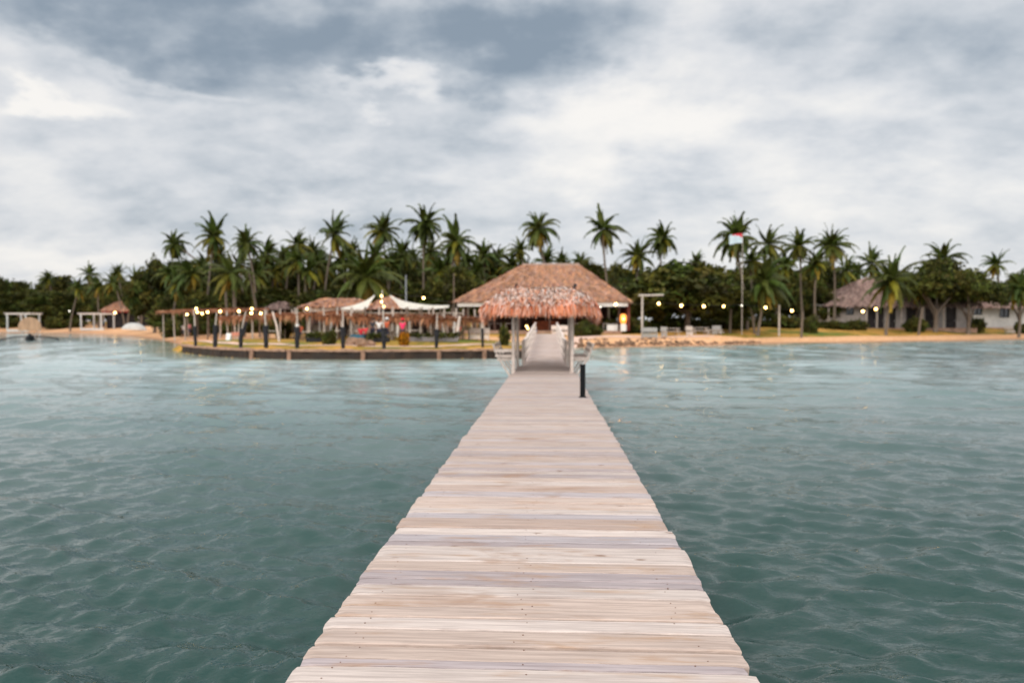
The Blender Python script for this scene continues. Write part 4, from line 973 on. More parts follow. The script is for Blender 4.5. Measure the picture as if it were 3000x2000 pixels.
# shade sails
def sail(label, top, bot):
    """top and bot: world points along the far (raised) and near (low) hems, joined by tensioned cloth"""
    def curve(P, u):
        x = u * (len(P) - 1); i = min(int(x), len(P) - 2); f = x - i
        p0, p1, p2, p3 = P[max(i - 1, 0)], P[i], P[i + 1], P[min(i + 2, len(P) - 1)]
        return .5 * ((2 * p1) + (p2 - p0) * f + (2 * p0 - 5 * p1 + 4 * p2 - p3) * f * f + (3 * p1 - p0 - 3 * p2 + p3) * f ** 3)
    T = [W(*p) for p in top]; B = [W(*p) for p in bot]; cen = (T[0] + T[-1]) / 2
    t = thing('shade_sail', label, 'shade sail', cen, group='white shade sails over the beach bar'); m = MB(); n = 20; k = 6; V_ = []
    for i in range(n + 1):
        a, b = curve(T, i / n), curve(B, i / n)
        for j in range(k + 1): v = j / k; V_.append(a.lerp(b, v) - Vector((0, 0, .10 * 4 * v * (1 - v))) - cen)
    m.add(V_, [(i * (k + 1) + j, (i + 1) * (k + 1) + j, (i + 1) * (k + 1) + j + 1, i * (k + 1) + j + 1) for i in range(n) for j in range(k)])
    o = m.build('cloth', M['cloth'], t, smooth=True); sm = o.modifiers.new('thickness', 'SOLIDIFY'); sm.thickness = .012
    m = MB(); e = T[0] - cen; tube(m, [e, e + Vector((0, .5, .35))], .012, 5); m.build('tie_rope', M['cable'], t)
    return t
sail('white shade sail left of the bulb pole, its tip rising to the right', [(1098, 863, 65), (1076, 878, 65.3), (1050, 889, 65.6), (1022, 897, 66), (1000, 901, 66.4)], [(1096, 867, 64.6), (1082, 890, 63), (1072, 904, 62), (1035, 906, 62.5), (1001, 904, 64)])
sail('larger white shade sail right of the bulb pole, its tip rising to the left', [(1142, 864, 65), (1175, 879, 65.5), (1222, 889, 66), (1270, 894, 66.5), (1316, 894, 67)], [(1144, 868, 64.6), (1164, 890, 63), (1180, 903, 62), (1255, 906, 62), (1314, 900, 64)])

# ------------------------------------------------------------------ sea wall posts, poles and string lights
def torch(px, D, ptop, pbot_unused, poletop, label, wt=.15, wb=.09, lean=0.0, upper=M['greywood'], fork=False):
    b = G(px, D, 0); g = H(b); zt = W(px, ptop, D).z - g; zp = W(px, poletop, D).z - g
    t = thing('driftwood_post', label, 'post', (b.x, b.y, g), group='dark posts standing along the sea wall')
    m = MB(); n = 8; r = random.Random(px)
    tube(m, [(lean * i / n * .3 + r.uniform(-.02, .02), r.uniform(-.02, .02), -.3 + (zt + .3) * i / n) for i in range(n + 1)], [wb + (wt - wb) * (i / n) * r.uniform(.9, 1.15) for i in range(n + 1)], 9); m.build('stump', M['darkwood'], t)
    if fork: m = MB(); tube(m, [(0, 0, zt * .35), (.2, 0, zt * .8), (.42, .02, zt * 1.35)], [.12, .13, .09], 8); m.build('limb', M['darkwood'], t)
    m = MB(); tube(m, [(lean * .3, .02, zt - .1), (lean * .6, .02, (zt + zp) / 2), (lean, 0, zp)], [.055, .045, .035], 7); m.build('pole', upper, t)
    return t
TP = [(573, 52.0, 955, 906, 'leftmost dark post on the sea wall tip, carrying bulbs', .13, .09, -.1), (630, 49.6, 952, 914, 'second dark post from the left tip of the sea wall', .17, .12, .15),
      (704, 48.0, 962, 912, 'third dark post, forked like a Y, on the left of the sea wall', .17, .1, .4), (780, 47.0, 953, 908, 'fourth dark post with mottled trunk near the left lawn path', .19, .12, -.1),
      (871, 46.6, 958, 902, 'dark post with bulging top capped by a white lamp left of the yellow-green bush', .20, .11, 0), (1005, 46.2, 958, 902, 'dark post standing below the left white sail', .18, .1, 0),
      (1126, 46.0, 960, 850, 'dark post whose tall pole carries three bulbs between the sails', .17, .1, -.12), (1279, 46.8, 964, 918, 'tapered dark post like an upturned cone right of the pink person', .18, .08, .05), (1414, 47.6, 962, 915, 'slim dark post nearest to the pier hut', .10, .08, 0)]
for k, a in enumerate(TP): torch(a[0], a[1], a[2], 0, a[3], a[4], a[5], a[6], a[7], fork=(k == 2))
m_ = MB(); p = W(871, 953, 46.6); ball(m_, (0, 0, 0), .11, 10, (1, 1, .9)); tube(m_, [(0, 0, -.16), (0, 0, -.06)], .05, 8)
o = m_.build('post_lamp', M['white'], loc=(p.x, p.y, p.z)); tag(o, 'small unlit white globe lamp on top of a dark sea wall post', 'lamp')

def string_lights(label, pts, bulbs, rb, dim=(), mt=None):
    """pts: cable nodes as world points; bulbs: world points hung from it"""
    o0 = Vector(pts[0]); t = thing('string_light', label, 'string lights', o0, group='strings of round light bulbs')
    m = MB()
    P = []
    for a, b in zip(pts[:-1], pts[1:]):
        for i in range(6): u = i / 6; P.append(a.lerp(b, u) - o0 + Vector((0, 0, -.12 * 4 * u * (1 - u) * min(1, (b - a).length / 4))))
    P.append(pts[-1] - o0); tube(m, P, .012, 5); m.build('cable', M['cable'], t)
    for i, b in enumerate(bulbs):
        m = MB(); ball(m, b - o0, rb[i] if isinstance(rb, list) else rb, 12); bb = m.build('bulb', M['bulbdim'] if i in dim else M['bulb'], t, smooth=True)
        m = MB(); q = b - o0; r_ = rb[i] if isinstance(rb, list) else rb; tube(m, [q + Vector((0, 0, r_ * .8)), q + Vector((0, 0, r_ * .8 + .09))], .03, 6); m.build('socket', M['black'], bb)
    return t
up = Vector((0, 0, .16))
def SL(label, B, rb, dim=(), ext=None):
    ws = [W(*b) for b in B]; pts = [w + up for w in ws]
    if ext: pts = [W(*e) for e in ext[0]] + pts + [W(*e) for e in ext[1]]
    string_lights(label, pts, ws, rb, dim)
SL('string of bulbs crossing the left end of the shelter between the first sea wall posts', [(548, 921, 54), (578, 914, 53), (592, 918, 52.5), (608, 914, 52), (645, 912, 50.5), (700, 911, 49.2), (736, 917, 48.6), (764, 918, 48)], .075, ext=([(530, 914, 55)], [(780, 908, 47.2)]))
SL('short string with single bulb at the top of the leftmost sea wall post', [(575, 904, 52)], .075, ext=([(560, 902, 53)], [(600, 905, 51.5)]))
SL('string with a high bulb above the forked post and one left of the sails', [(738, 904, 50), (899, 904, 49)], .075, ext=([(704, 905, 49)], [(1005, 897, 47)]))
SL('vertical string of three bulbs on the pole between the white sails', [(1119, 867, 46.1), (1119, 884, 46.05), (1123, 898, 46.0)], .08, ext=([(1119, 852, 46.1)], []))
SL('string with one bulb between the pole of three and the pavilion', [(1241, 873, 58)], .10, ext=([(1119, 853, 46.2)], [(1338, 886, 73)]))
SL('long string of bulbs from the pavilion eave across the big dark tree', [(1759, 899, 70), (1804, 891, 71), (1930, 889, 73), (1996, 895, 74), (2062, 897, 75), (2120, 897, 76), (2173, 895, 77), (2243, 901, 78), (2320, 910, 80)],
   [.06, .125, .125, .13, .13, .11, .07, .13, .13], dim=(0, 6), ext=([(1700, 882, 70)], [(2348, 915, 82)]))
SL('pair of bulbs in front of the first white cottage', [(2528, 912, 88), (2566, 905, 92)], .145, ext=([(2500, 906, 88)], [(2610, 895, 92)]))
SL('two small bulbs close together low beside the left pier rail', [(1543, 955, 52), (1546, 962, 51.6)], .06, ext=([(1542, 948, 52.2)], []))
SL('single bulb hanging left of the white upturned boat', [(337, 916, 146)], .19, ext=([(325, 911, 146)], [(350, 911, 146)]))
SL('single bulb hanging on the right of the red-eaved hut', [(414, 909, 144)], .19, ext=([(402, 904, 144)], [(426, 904, 144)]))
SL('single bulb hanging at far left beyond the boat canopy', [(203, 911, 158)], .12, ext=([(193, 906, 158)], [(213, 906, 158)]), dim=(0,))

# ------------------------------------------------------------------ beach frames, poles, flag
def white_frame(label, pxL, pxR, pyT, D, base_py):
    x0, x1 = X_at(pxL, D), X_at(pxR, D); c = (x0 + x1) / 2; p = G((pxL + pxR) / 2, D, 0); g = max(H(p), .3); h = (x1 - x0) / 2; zt = W(0, pyT, D).z - g
    t = thing('beach_pergola', label, 'pergola', (c, p.y, g), rz=-.12, group='white flat-topped frames on the left beach')
    m = MB()
    for k in range(9): box(m, (-h * .98 + k * h * .245, 0, zt + .06), (.22, 3.4, .10))
    m.build('slats', M['palewood'], t)
    for sy in (-1.4, 1.4): m = MB(); box(m, (0, sy, zt - .1), (h * 2.05, .14, .22)); m.build('beam', M['palewood'], t)
    for fx in (-.72, .72):
        for sy in (-1.4, 1.4): m = MB(); box(m, (fx * h + sy * .22, sy, zt / 2 - .1), (.26, .26, zt), bev=.03); m.build('post', M['wall'], t)
    m = MB(); box(m, (0, -1.4, .12), (h * 1.65, .5, .42), bev=.04); m.build('base_rail', M['wall'], t)
white_frame('white frame with four thick posts standing at the waterline, right of the tan boat canopy', 241, 332, 918, 148, 969)
white_frame('white frame half hidden behind the tan boat canopy at far left', 27, 112, 918, 152, 960)
# outrigger boat
bp2 = G(88, 89, 0); bt = thing('outrigger_boat', 'dark outrigger boat with a tan arched canopy afloat at far left', 'boat', (bp2.x, bp2.y, 0), math.atan2(-bp2.x, bp2.y))
m_ = MB(); V_ = []; F_ = []; ns = 12
for i in range(ns + 1):
    u = i / ns; y_ = -3.4 + 6.8 * u; w = .48 * math.sin(PI * min(1, max(.0, u))) ** .5 + .03; zz = .15 + .5 * (abs(2 * u - 1) ** 3)
    for k in range(7): a = PI * k / 6; V_.append((-math.cos(a) * w, y_, zz + .12 - math.sin(a) * (.38 + .2 * (1 - abs(2 * u - 1)))))
for i in range(ns):
    for k in range(6): F_.append((i * 7 + k, i * 7 + 7 + k, i * 7 + 8 + k, i * 7 + k + 1))
    F_.append((i * 7 + 6, i * 7 + 13, i * 7 + 7, i * 7))
m_.add(V_, F_); m_.build('hull', M['darkwood'], bt, smooth=True)
for sx in (-1, 1): m_ = MB(); tube(m_, [(sx * 2.85, -3, .14), (sx * 2.9, 0, .05), (sx * 2.85, 3, .14)], .075, 8); m_.build('outrigger', M['darkwood'], bt)
for y_ in (-1.6, 1.4): m_ = MB(); tube(m_, [(-2.9, y_, .12), (-1.6, y_, .42), (0, y_, .52), (1.6, y_, .42), (2.9, y_, .12)], .05, 8); m_.build('outrigger_arm', M['darkwood'], bt)
m_ = MB(); V_ = []; F_ = []
for i in range(7):
    y_ = -1.6 + 3.2 * i / 6
    for k in range(11): a = PI * k / 10; V_.append((-math.cos(a) * 1.22 * (1 if 0 < k < 10 else .97), y_, 1.2 + math.sin(a) ** .8 * 1.6))
for i in range(6):
    for k in range(10): F_.append((i * 11 + k, i * 11 + 11 + k, i * 11 + 12 + k, i * 11 + k + 1))
m_.add(V_, F_, (.62, .40, .26)); m_.add(V_[:11], [tuple(range(11))], (.58, .36, .22)); o = m_.build('canopy', M['thatch'], bt)
for sx in (-1, 1):
    for y_ in (-1.3, 1.3): m_ = MB(); tube(m_, [(sx * .42, y_, .35), (sx * .85, y_, 1.3)], .035, 6); m_.build('canopy_post', M['palewood'], bt)
# upturned white boat
q = G(393, 132, 0); ub = MB(); V_ = []; F_ = []
for i in range(13):
    u = i / 12; x = -2.5 + 5 * u; w = .95 * (1 - abs(2 * u - 1) ** 2.6) + .02
    for k in range(9): a = PI * k / 8; V_.append((x, -math.cos(a) * w, math.sin(a) ** .7 * w * 1.25 + .05))
for i in range(12):
    for k in range(8): F_.append((i * 9 + k, i * 9 + k + 1, i * 9 + 10 + k, i * 9 + 9 + k))
ub.add(V_, F_); o = ub.build('upturned_boat', M['wall'], smooth=True, loc=(q.x, q.y, H(q) + .25)); o.rotation_euler = (0, .05, -.1); tag(o, 'pale upturned boat hull lying on the sand at left', 'boat')

# flag on pole
fb = G(2173, 84, 0); fg = H(fb); ft = W(2173, 684, 84)
fl = thing('flagpole', 'tall thin flagpole with flag of red over pale blue-white blown to the left', 'flag', (fb.x, fb.y, fg))
m_ = MB(); tube(m_, [(0, 0, -.3), (0, 0, ft.z - fg)], [.045, .03], 8); m_.build('pole', M['greywood'], fl)
w_, h_ = 38 / FPX * 84, 28 / FPX * 84
def flagpiece(name, poly, mt):
    m = MB(); V_ = []; F_ = []; nx, ny = 14, 8
    for i in range(nx + 1):
        for j in range(ny + 1):
            u, v = i / nx, j / ny; V_.append((-u * w_, .12 * math.sin(u * 7) * u, ft.z - fg - .05 - v * h_ - .10 * u + .06 * math.sin(u * 5)))
    for i in range(nx):
        for j in range(ny):
            if poly((i + .5) / nx, (j + .5) / ny): F_.append((i * (ny + 1) + j, (i + 1) * (ny + 1) + j, (i + 1) * (ny + 1) + j + 1, i * (ny + 1) + j + 1))
    m.add(V_, F_); o = m.build(name, mt, fl); sm = o.modifiers.new('t', 'SOLIDIFY'); sm.thickness = .01
flagpiece('flag_red_field', lambda u, v: v < .42 - .5 * (u - .0) * .9, mat('red_cloth', (.70, .06, .08), .8, .1, 3, trans=.3))
flagpiece('flag_pale_field', lambda u, v: not (v < .42 - .5 * (u - .0) * .9), mat('pale_blue_cloth', (.66, .76, .80), .8, .1, 3, trans=.3))

def simple_pole(name, label, px, D, pytop, r, mt, cat='pole', arm=None, lean=0):
    b = G(px, D, 0); g = H(b); zt = W(px, pytop, D).z - g; t = thing(name, label, cat, (b.x, b.y, g)); m = MB(); tube(m, [(0, 0, -.3), (lean * .4, 0, zt * .5), (lean, 0, zt)], [r, r * .9, r * .8], 8); m.build('shaft', mt, t)
    if arm: m = MB(); tube(m, [(arm[0], 0, zt - .15), (arm[1], 0, zt - .10 + arm[2])], r * .8, 7); m.build('crossbar', mt, t)
    return t
simple_pole('wooden_pole', 'grey wooden pole with a horizontal crossbar just right of the pavilion', 1881, 70, 861, .11, M['greywood'], arm=(-.35, 2.0, .0))
simple_pole('metal_pole', 'tall grey metal pole rising behind the right white sail', 1190, 66, 806, .08, mat('galvanised', (.22, .23, .24), .5, .2, 4))
simple_pole('dark_pole', 'thin dark pole close to the left corner of the pavilion roof', 1330, 70, 800, .06, M['bark'])
simple_pole('white_post', 'whitewashed post on the lawn right of the low near palm', 2282, 84, 893, .12, M['greywood'])
simple_pole('leaning_trunk', 'pale leaning trunk beside the left lawn with a broken top', 820, 57, 912, .085, M['palewood'], cat='trunk', lean=-.55)
simple_pole('bent_trunk', 'white bent trunk on the lawn left of the pier hut', 1338, 58, 925, .13, M['palewood'], cat='trunk', lean=.25)
for px_, D_, top_, lab, ln_ in ((760, 90, 790, 'long trunk leaning left, above the left string of bulbs', -1.3), (690, 92, 815, 'pale vertical coconut trunk behind the left bulbs', .0), (666, 94, 820, 'darker vertical trunk left of the pale one behind the bulbs', -.2), (2138, 86, 905, 'thin dark trunk on the lawn left of the low near palm', .1), (2347, 83, 915, 'pale stubby trunk on the lawn under the last bulb of the long string', .15), (2212, 86, 900, 'short slanting trunk just left of the low near palm', -.6), (2690, 92, 900, 'curved grey trunk between the large low palm and the flat-topped tree', .5)):
    simple_pole('tree_trunk', lab, px_, D_, top_, .16, M['palmbark'], cat='trunk', lean=ln_)

# ------------------------------------------------------------------ cottages
def cottage(label, pxL, pxR, pyE, pyR, prL, prR, D, wl, wr, wins, doors, depth=9.0, cols=TC_GR, base_py=956, porch=None, veranda=None, wm=None):
    x0, x1 = X_at(pxL, D), X_at(pxR, D); c = (x0 + x1) / 2; p = G((pxL + pxR) / 2, D, 0); y0 = p.y; g = H((c, y0 + 2)); h = (x1 - x0) / 2
    ze_ = W(0, pyE, D).z - g; zr_ = W(0, pyR, D + depth / 2).z - g
    t = thing('cottage', label, 'cottage', (c, y0 + depth / 2, g)); yf = -depth / 2
    m = MB(); r = random.Random(int(pxL)); rl, rr_ = X_at(prL, D + depth / 2) - c, X_at(prR, D + depth / 2) - c
    hip_roof(m, -h, h, yf - .3, depth / 2 + .3, ze_, rl, rr_, 0, zr_, cols, 2600, (.5, 1.1), (.08, .22), (10, (.2, .45), (.06, .15), cols, .3), lift=.08, thick=.2, rng=r); m.build('roof', M['thatch'], t)
    wx0, wx1 = X_at(wl, D) - c, X_at(wr, D) - c; Y0 = yf + .8; H_ = ze_ + .1
    ops = sorted([(X_at(a, D) - c, X_at(b, D) - c, W(0, e, D).z - g, W(0, f, D).z - g, 0) for a, b, e, f in wins] + [(X_at(a, D) - c, X_at(b, D) - c, W(0, e, D).z - g, 0, 1) for a, b, e in doors])
    m = MB(); x = wx0
    for a, b, zt, zb, isd in ops:
        wbox(m, x, a, Y0, Y0 + .2, -.4, H_)
        wbox(m, a, b, Y0, Y0 + .2, zt, H_)
        if not isd: wbox(m, a, b, Y0, Y0 + .2, -.4, zb)
        x = b
    wbox(m, x, wx1, Y0, Y0 + .2, -.4, H_); wbox(m, wx0, wx0 + .2, Y0 + .2, depth / 2 - .5, -.4, H_); wbox(m, wx1 - .2, wx1, Y0 + .2, depth / 2 - .5, -.4, H_); wbox(m, wx0 + .2, wx1 - .2, depth / 2 - .7, depth / 2 - .5, -.4, H_)
    m.build('wall', wm or M['wall'], t)
    for a, b, zt, zb, isd in ops:
        if isd: m = MB(); wbox(m, a + .02, b - .02, Y0 + .1, Y0 + .16, 0, zt - .02); d_ = m.build('door', M['dark'], t); m = MB(); ball(m, (b - .15, Y0 + .07, 1.0), .05, 6); m.build('handle', M['white'], d_)  # the first cottage's last three are dark panels painted in for veranda shadow
        else:
            m = MB(); e = .09
            wbox(m, a, b, Y0 - .03, Y0 + .12, zt - e, zt); wbox(m, a, b, Y0 - .03, Y0 + .12, zb, zb + e); wbox(m, a, a + e, Y0 - .03, Y0 + .12, zb + e, zt - e); wbox(m, b - e, b, Y0 - .03, Y0 + .12, zb + e, zt - e); wbox(m, (a + b) / 2 - .03, (a + b) / 2 + .03, Y0 - .01, Y0 + .1, zb + e, zt - e)
            wf = m.build('window', M['darkwood'], t); m = MB(); wbox(m, a + e, b - e, Y0 + .11, Y0 + .13, zb + e, zt - e); m.build('pane', M['glass'], wf)
    m = MB(); wbox(m, wx0 - .2, wx1 + .2, yf - .2, depth / 2 - .3, -.6, .06, bev=.03); m.build('plinth', M['coping'], t)
    if veranda:
        for px_ in veranda: m = MB(); xx = X_at(px_, D) - c; tube(m, [(xx, yf - .05, 0), (xx, yf - .05, ze_ - .05)], .09, 8); m.build('veranda_post', M['greywood'], t)
    return t
cottage('first white cottage with purple-brown thatch roof right of the dark trees', 2424, 2860, 893, 812, 2536, 2740, 100, 2395, 2850, [(2424, 2440, 897, 914), (2488, 2510, 896, 922)], [(2547, 2575, 898), (2580, 2598, 898), (2613, 2632, 898), (2662, 2700, 898), (2716, 2742, 898), (2776, 2806, 898)], veranda=(2430, 2540, 2570, 2640, 2700, 2760), wm=mat('shaded_plaster', (.30, .27, .25), .9, .2, .8, .1))  # plaster darkened to carry the shade of the trees
cottage('second white cottage at the right edge, brighter wall and grey thatch roof', 2720, 3120, 899, 830, 2950, 3020, 112, 2738, 3100, [(2860, 2886, 898, 922), (2936, 2964, 899, 930)], [(2758, 2786, 912), (2800, 2814, 912)], depth=9, veranda=(2745, 2792))

# ------------------------------------------------------------------ furniture on the lawns
M['faded'] = mat('faded_paint', (.33, .31, .285), .8, .15, 4)
def picnic(px, D, label, mt=M['bark'], s=1.0, rz=0):
    p = G(px, D, 0); t = thing('picnic_table', label, 'picnic table', (p.x, p.y, H(p)), rz, 'wooden picnic tables under the big tree')
    m = MB()
    for k in range(4): box(m, (0, -.3 + k * .2, .75), (1.8, .18, .05))
    m.build('table_top', mt, t)
    for sy in (-.7, .7): m = MB(); box(m, (0, sy, .45), (1.8, .28, .05)); m.build('bench_seat', mt, t)
    for sx in (-.65, .65): m = MB(); tube(m, [(sx, -.75, 0), (sx, -.2, .73)], .05, 6); tube(m, [(sx, .75, 0), (sx, .2, .73)], .05, 6); box(m, (sx, 0, .40), (.05, 1.5, .09)); m.build('leg_frame', mt, t)
for a in [(1965, 77, 'picnic table left of the big dark tree trunk'), (2050, 79, 'picnic table just right of the big dark tree trunk'), (2090, 80, 'rightmost picnic table under the long string of bulbs')]: picnic(a[0], a[1], a[2], M['greywood'], rz=.1)
def block_bench(name, cat, px, D, w, label, rz=0, mt=M['white'], hb=.95, group=None):
    p = G(px, D, 0); t = thing(name, label, cat, (p.x, p.y, H(p)), rz, group)
    m = MB(); box(m, (0, 0, .45), (w, .5, .07), bev=.015); m.build('seat', mt, t)
    m = MB(); box(m, (0, .24, hb - .15), (w, .05, .42), bev=.015); m.build('backrest', mt, t)
    for sx in (-1, 1):
        for sy in (-.2, .2): m = MB(); box(m, (sx * (w / 2 - .08), sy, .21), (.08, .08, .42)); m.build('leg', mt, t)
    m = MB(); box(m, (0, -.2, .25), (w - .2, .04, .25)); m.build('apron', mt, t)
    return t
block_bench('garden_bench', 'bench', 1903, 69.5, 1.5, 'pale garden bench beside the wooden pole with the crossbar', mt=M['faded'])
block_bench('garden_chair', 'chair', 1945, 72, .6, 'pale chair between the pale bench and the picnic tables', group='pale garden chairs', mt=M['faded'])
block_bench('garden_chair', 'chair', 2020, 76, .7, 'grey chair close to the foot of the big dark tree', group='pale garden chairs', mt=M['greywood'])
block_bench('garden_chair', 'chair', 2100, 83, 1.0, 'long pale seat on the lawn right of the picnic tables', group='pale garden chairs', mt=M['faded'])
block_bench('garden_bench', 'bench', 1403, 60, 1.7, 'pale bench on the lawn left of the pier hut', mt=M['palewood'])
block_bench('garden_chair', 'chair', 2958, 103, 1.2, 'grey seat under the window at the right edge', mt=M['greywood'])
block_bench('garden_bench', 'bench', 1640, 71, 1.6, 'pale bench seen between the pier rails at the pavilion front', mt=M['palewood'])
# white A-frame board and barrier, crates, rocks
p = G(671, 62, 0); t = thing('sandwich_board', 'small white A-shaped board standing on the left lawn', 'sign', (p.x, p.y, H(p)))
for s_ in (-1, 1):
    m_ = MB(); Mx = Euler((s_ * .25, 0, 0)).to_matrix(); box(m_, (0, s_ * .13, .28), (.36, .03, .58), M=Mx); m_.build('panel', M['white'], t)
p = G(694, 64, 0); t = thing('striped_barrier', 'low faded red cloth barrier beside the white A-shaped board', 'barrier', (p.x, p.y, H(p)))
m_ = MB(); box(m_, (0, 0, .45), (1.0, .04, .32), bev=.01); m_.build('cloth', mat('faded_red', (.55, .22, .15), .8, .2, 4), t)
for s_ in (-.45, .45): m_ = MB(); tube(m_, [(s_, .04, 0), (s_, .04, .65)], .03, 6); m_.build('stake', M['greywood'], t)
rk = random.Random(3)
names = ['largest pale boulder of the pile by the post below the left sail', 'second pale boulder leaning on the largest boulder', 'grey boulder at the front of the pile below the left sail', 'small rounded boulder at the left of the pile', 'flat boulder at the right end of the pile', 'small dark boulder between the pale ones of the pile']
for k, (px_, D_, r_) in enumerate([(1034, 49.6, .38), (1056, 49.4, .36), (1062, 48.3, .30), (1026, 49.2, .22), (1085, 48.6, .30), (1075, 48.9, .22)]):
    p = G(px_, D_, 0); m_ = MB(); ball(m_, (0, 0, 0), r_, 9, (1.35, 1, .95), col=(1.15, 1.08, 1.04) if k < 5 else (.6, .6, .6), jit=.2, rng=rk); o = m_.build('boulder', M['stone'], loc=(p.x, p.y, H(p) + r_ * .5)); tag(o, names[k], 'boulder', 'boulders piled on the lawn')
p = G(1048, 52, 0); t = thing('crate', 'teal blue plastic crate behind the boulders', 'crate', (p.x, p.y, H(p)))
tl = mat('teal_plastic', (.02, .11, .17), .5, .2, 4); m_ = MB(); wbox(m_, -.45, .45, -.3, .3, 0, .06); wbox(m_, -.45, .45, -.3, -.25, .06, .62); wbox(m_, -.45, .45, .25, .3, .06, .62); wbox(m_, -.45, -.40, -.25, .25, .06, .62); wbox(m_, .40, .45, -.25, .25, .06, .62); m_.build('box', tl, t)
for s_ in (-.47, .47): m_ = MB(); tube(m_, [(s_, -.1, .5), (s_ * 1.05, 0, .5), (s_, .1, .5)], .015, 5); m_.build('handle', tl, t)
# low dark planters along the bar front, tables with chairs
for k, (px_, D_, w_) in enumerate([(920, 54, 1.1), (1110, 53, 1.5), (1240, 54, 2.6), (1310, 55, 1.6)]):
    p = G(px_, D_, 0); t = thing('planter', ['low dark planter left of the yellow-green bush on the lawn', 'dark planter behind the pole with three bulbs', 'long grey planter right of the person in pink', 'grey planter near the white bent trunk'][k], 'planter', (p.x, p.y, H(p)), 0, 'planters in front of the beach bar')
    m_ = MB(); box(m_, (0, 0, .17), (w_, .45, .34), bev=.03); m_.build('trough', M['darkwood'] if k < 2 else mat('grey_cement', (.20, .18, .18), .9, .3, 3), t)
    lobes = [(x_, 0, .45, .25, .2) for x_ in np.linspace(-w_ / 2 + .2, w_ / 2 - .2, 4)]; o = bpy.data.objects.new('foliage', crown_mesh('foliage', lobes, 26, 16, .13, 40 + k, cr=.12)); COL.objects.link(o); o.parent = t
tb = ['behind the left string', 'under the left end of the fringe', 'left of the crate', 'behind the crate', 'behind the pole with three bulbs', 'right of the person in pink', 'left of the bent trunk', 'by the bent trunk']
for k, (px_, D_) in enumerate([(800, 63), (905, 58), (985, 57), (1060, 56.5), (1130, 58), (1215, 57), (1290, 60), (1370, 62)]):
    p = G(px_, D_, 0); t = thing('bar_table', 'small wooden table under the thatched shelter, ' + tb[k], 'table', (p.x, p.y, H(p)), .2 * k, 'tables of the beach bar')
    m_ = MB(); box(m_, (0, 0, .74), (1.0, .8, .05), bev=.01); m_.build('table_top', M['greywood'], t)
    for a in (-.42, .42):
        for b_ in (-.32, .32): m_ = MB(); box(m_, (a, b_, .36), (.05, .05, .71)); m_.build('leg', M['bark'], t)
    for s_, nm in ((-1, 'left'), (1, 'right')):
        c_ = thing('wooden_chair', 'wooden chair %s of the table %s' % (nm, tb[k]), 'chair', (p.x + s_ * .85, p.y, H(p)), s_ * PI / 2 * -1 + .2, 'chairs of the beach bar')
        m_ = MB(); box(m_, (0, 0, .45), (.42, .42, .04)); m_.build('seat', M['bark'], c_); m_ = MB(); box(m_, (0, .2, .72), (.42, .03, .34)); m_.build('backrest', M['bark'], c_)
        for a in (-.18, .18):
            for b_ in (-.18, .18): m_ = MB(); box(m_, (a, b_, .215), (.04, .04, .43)); m_.build('leg', M['bark'], c_)

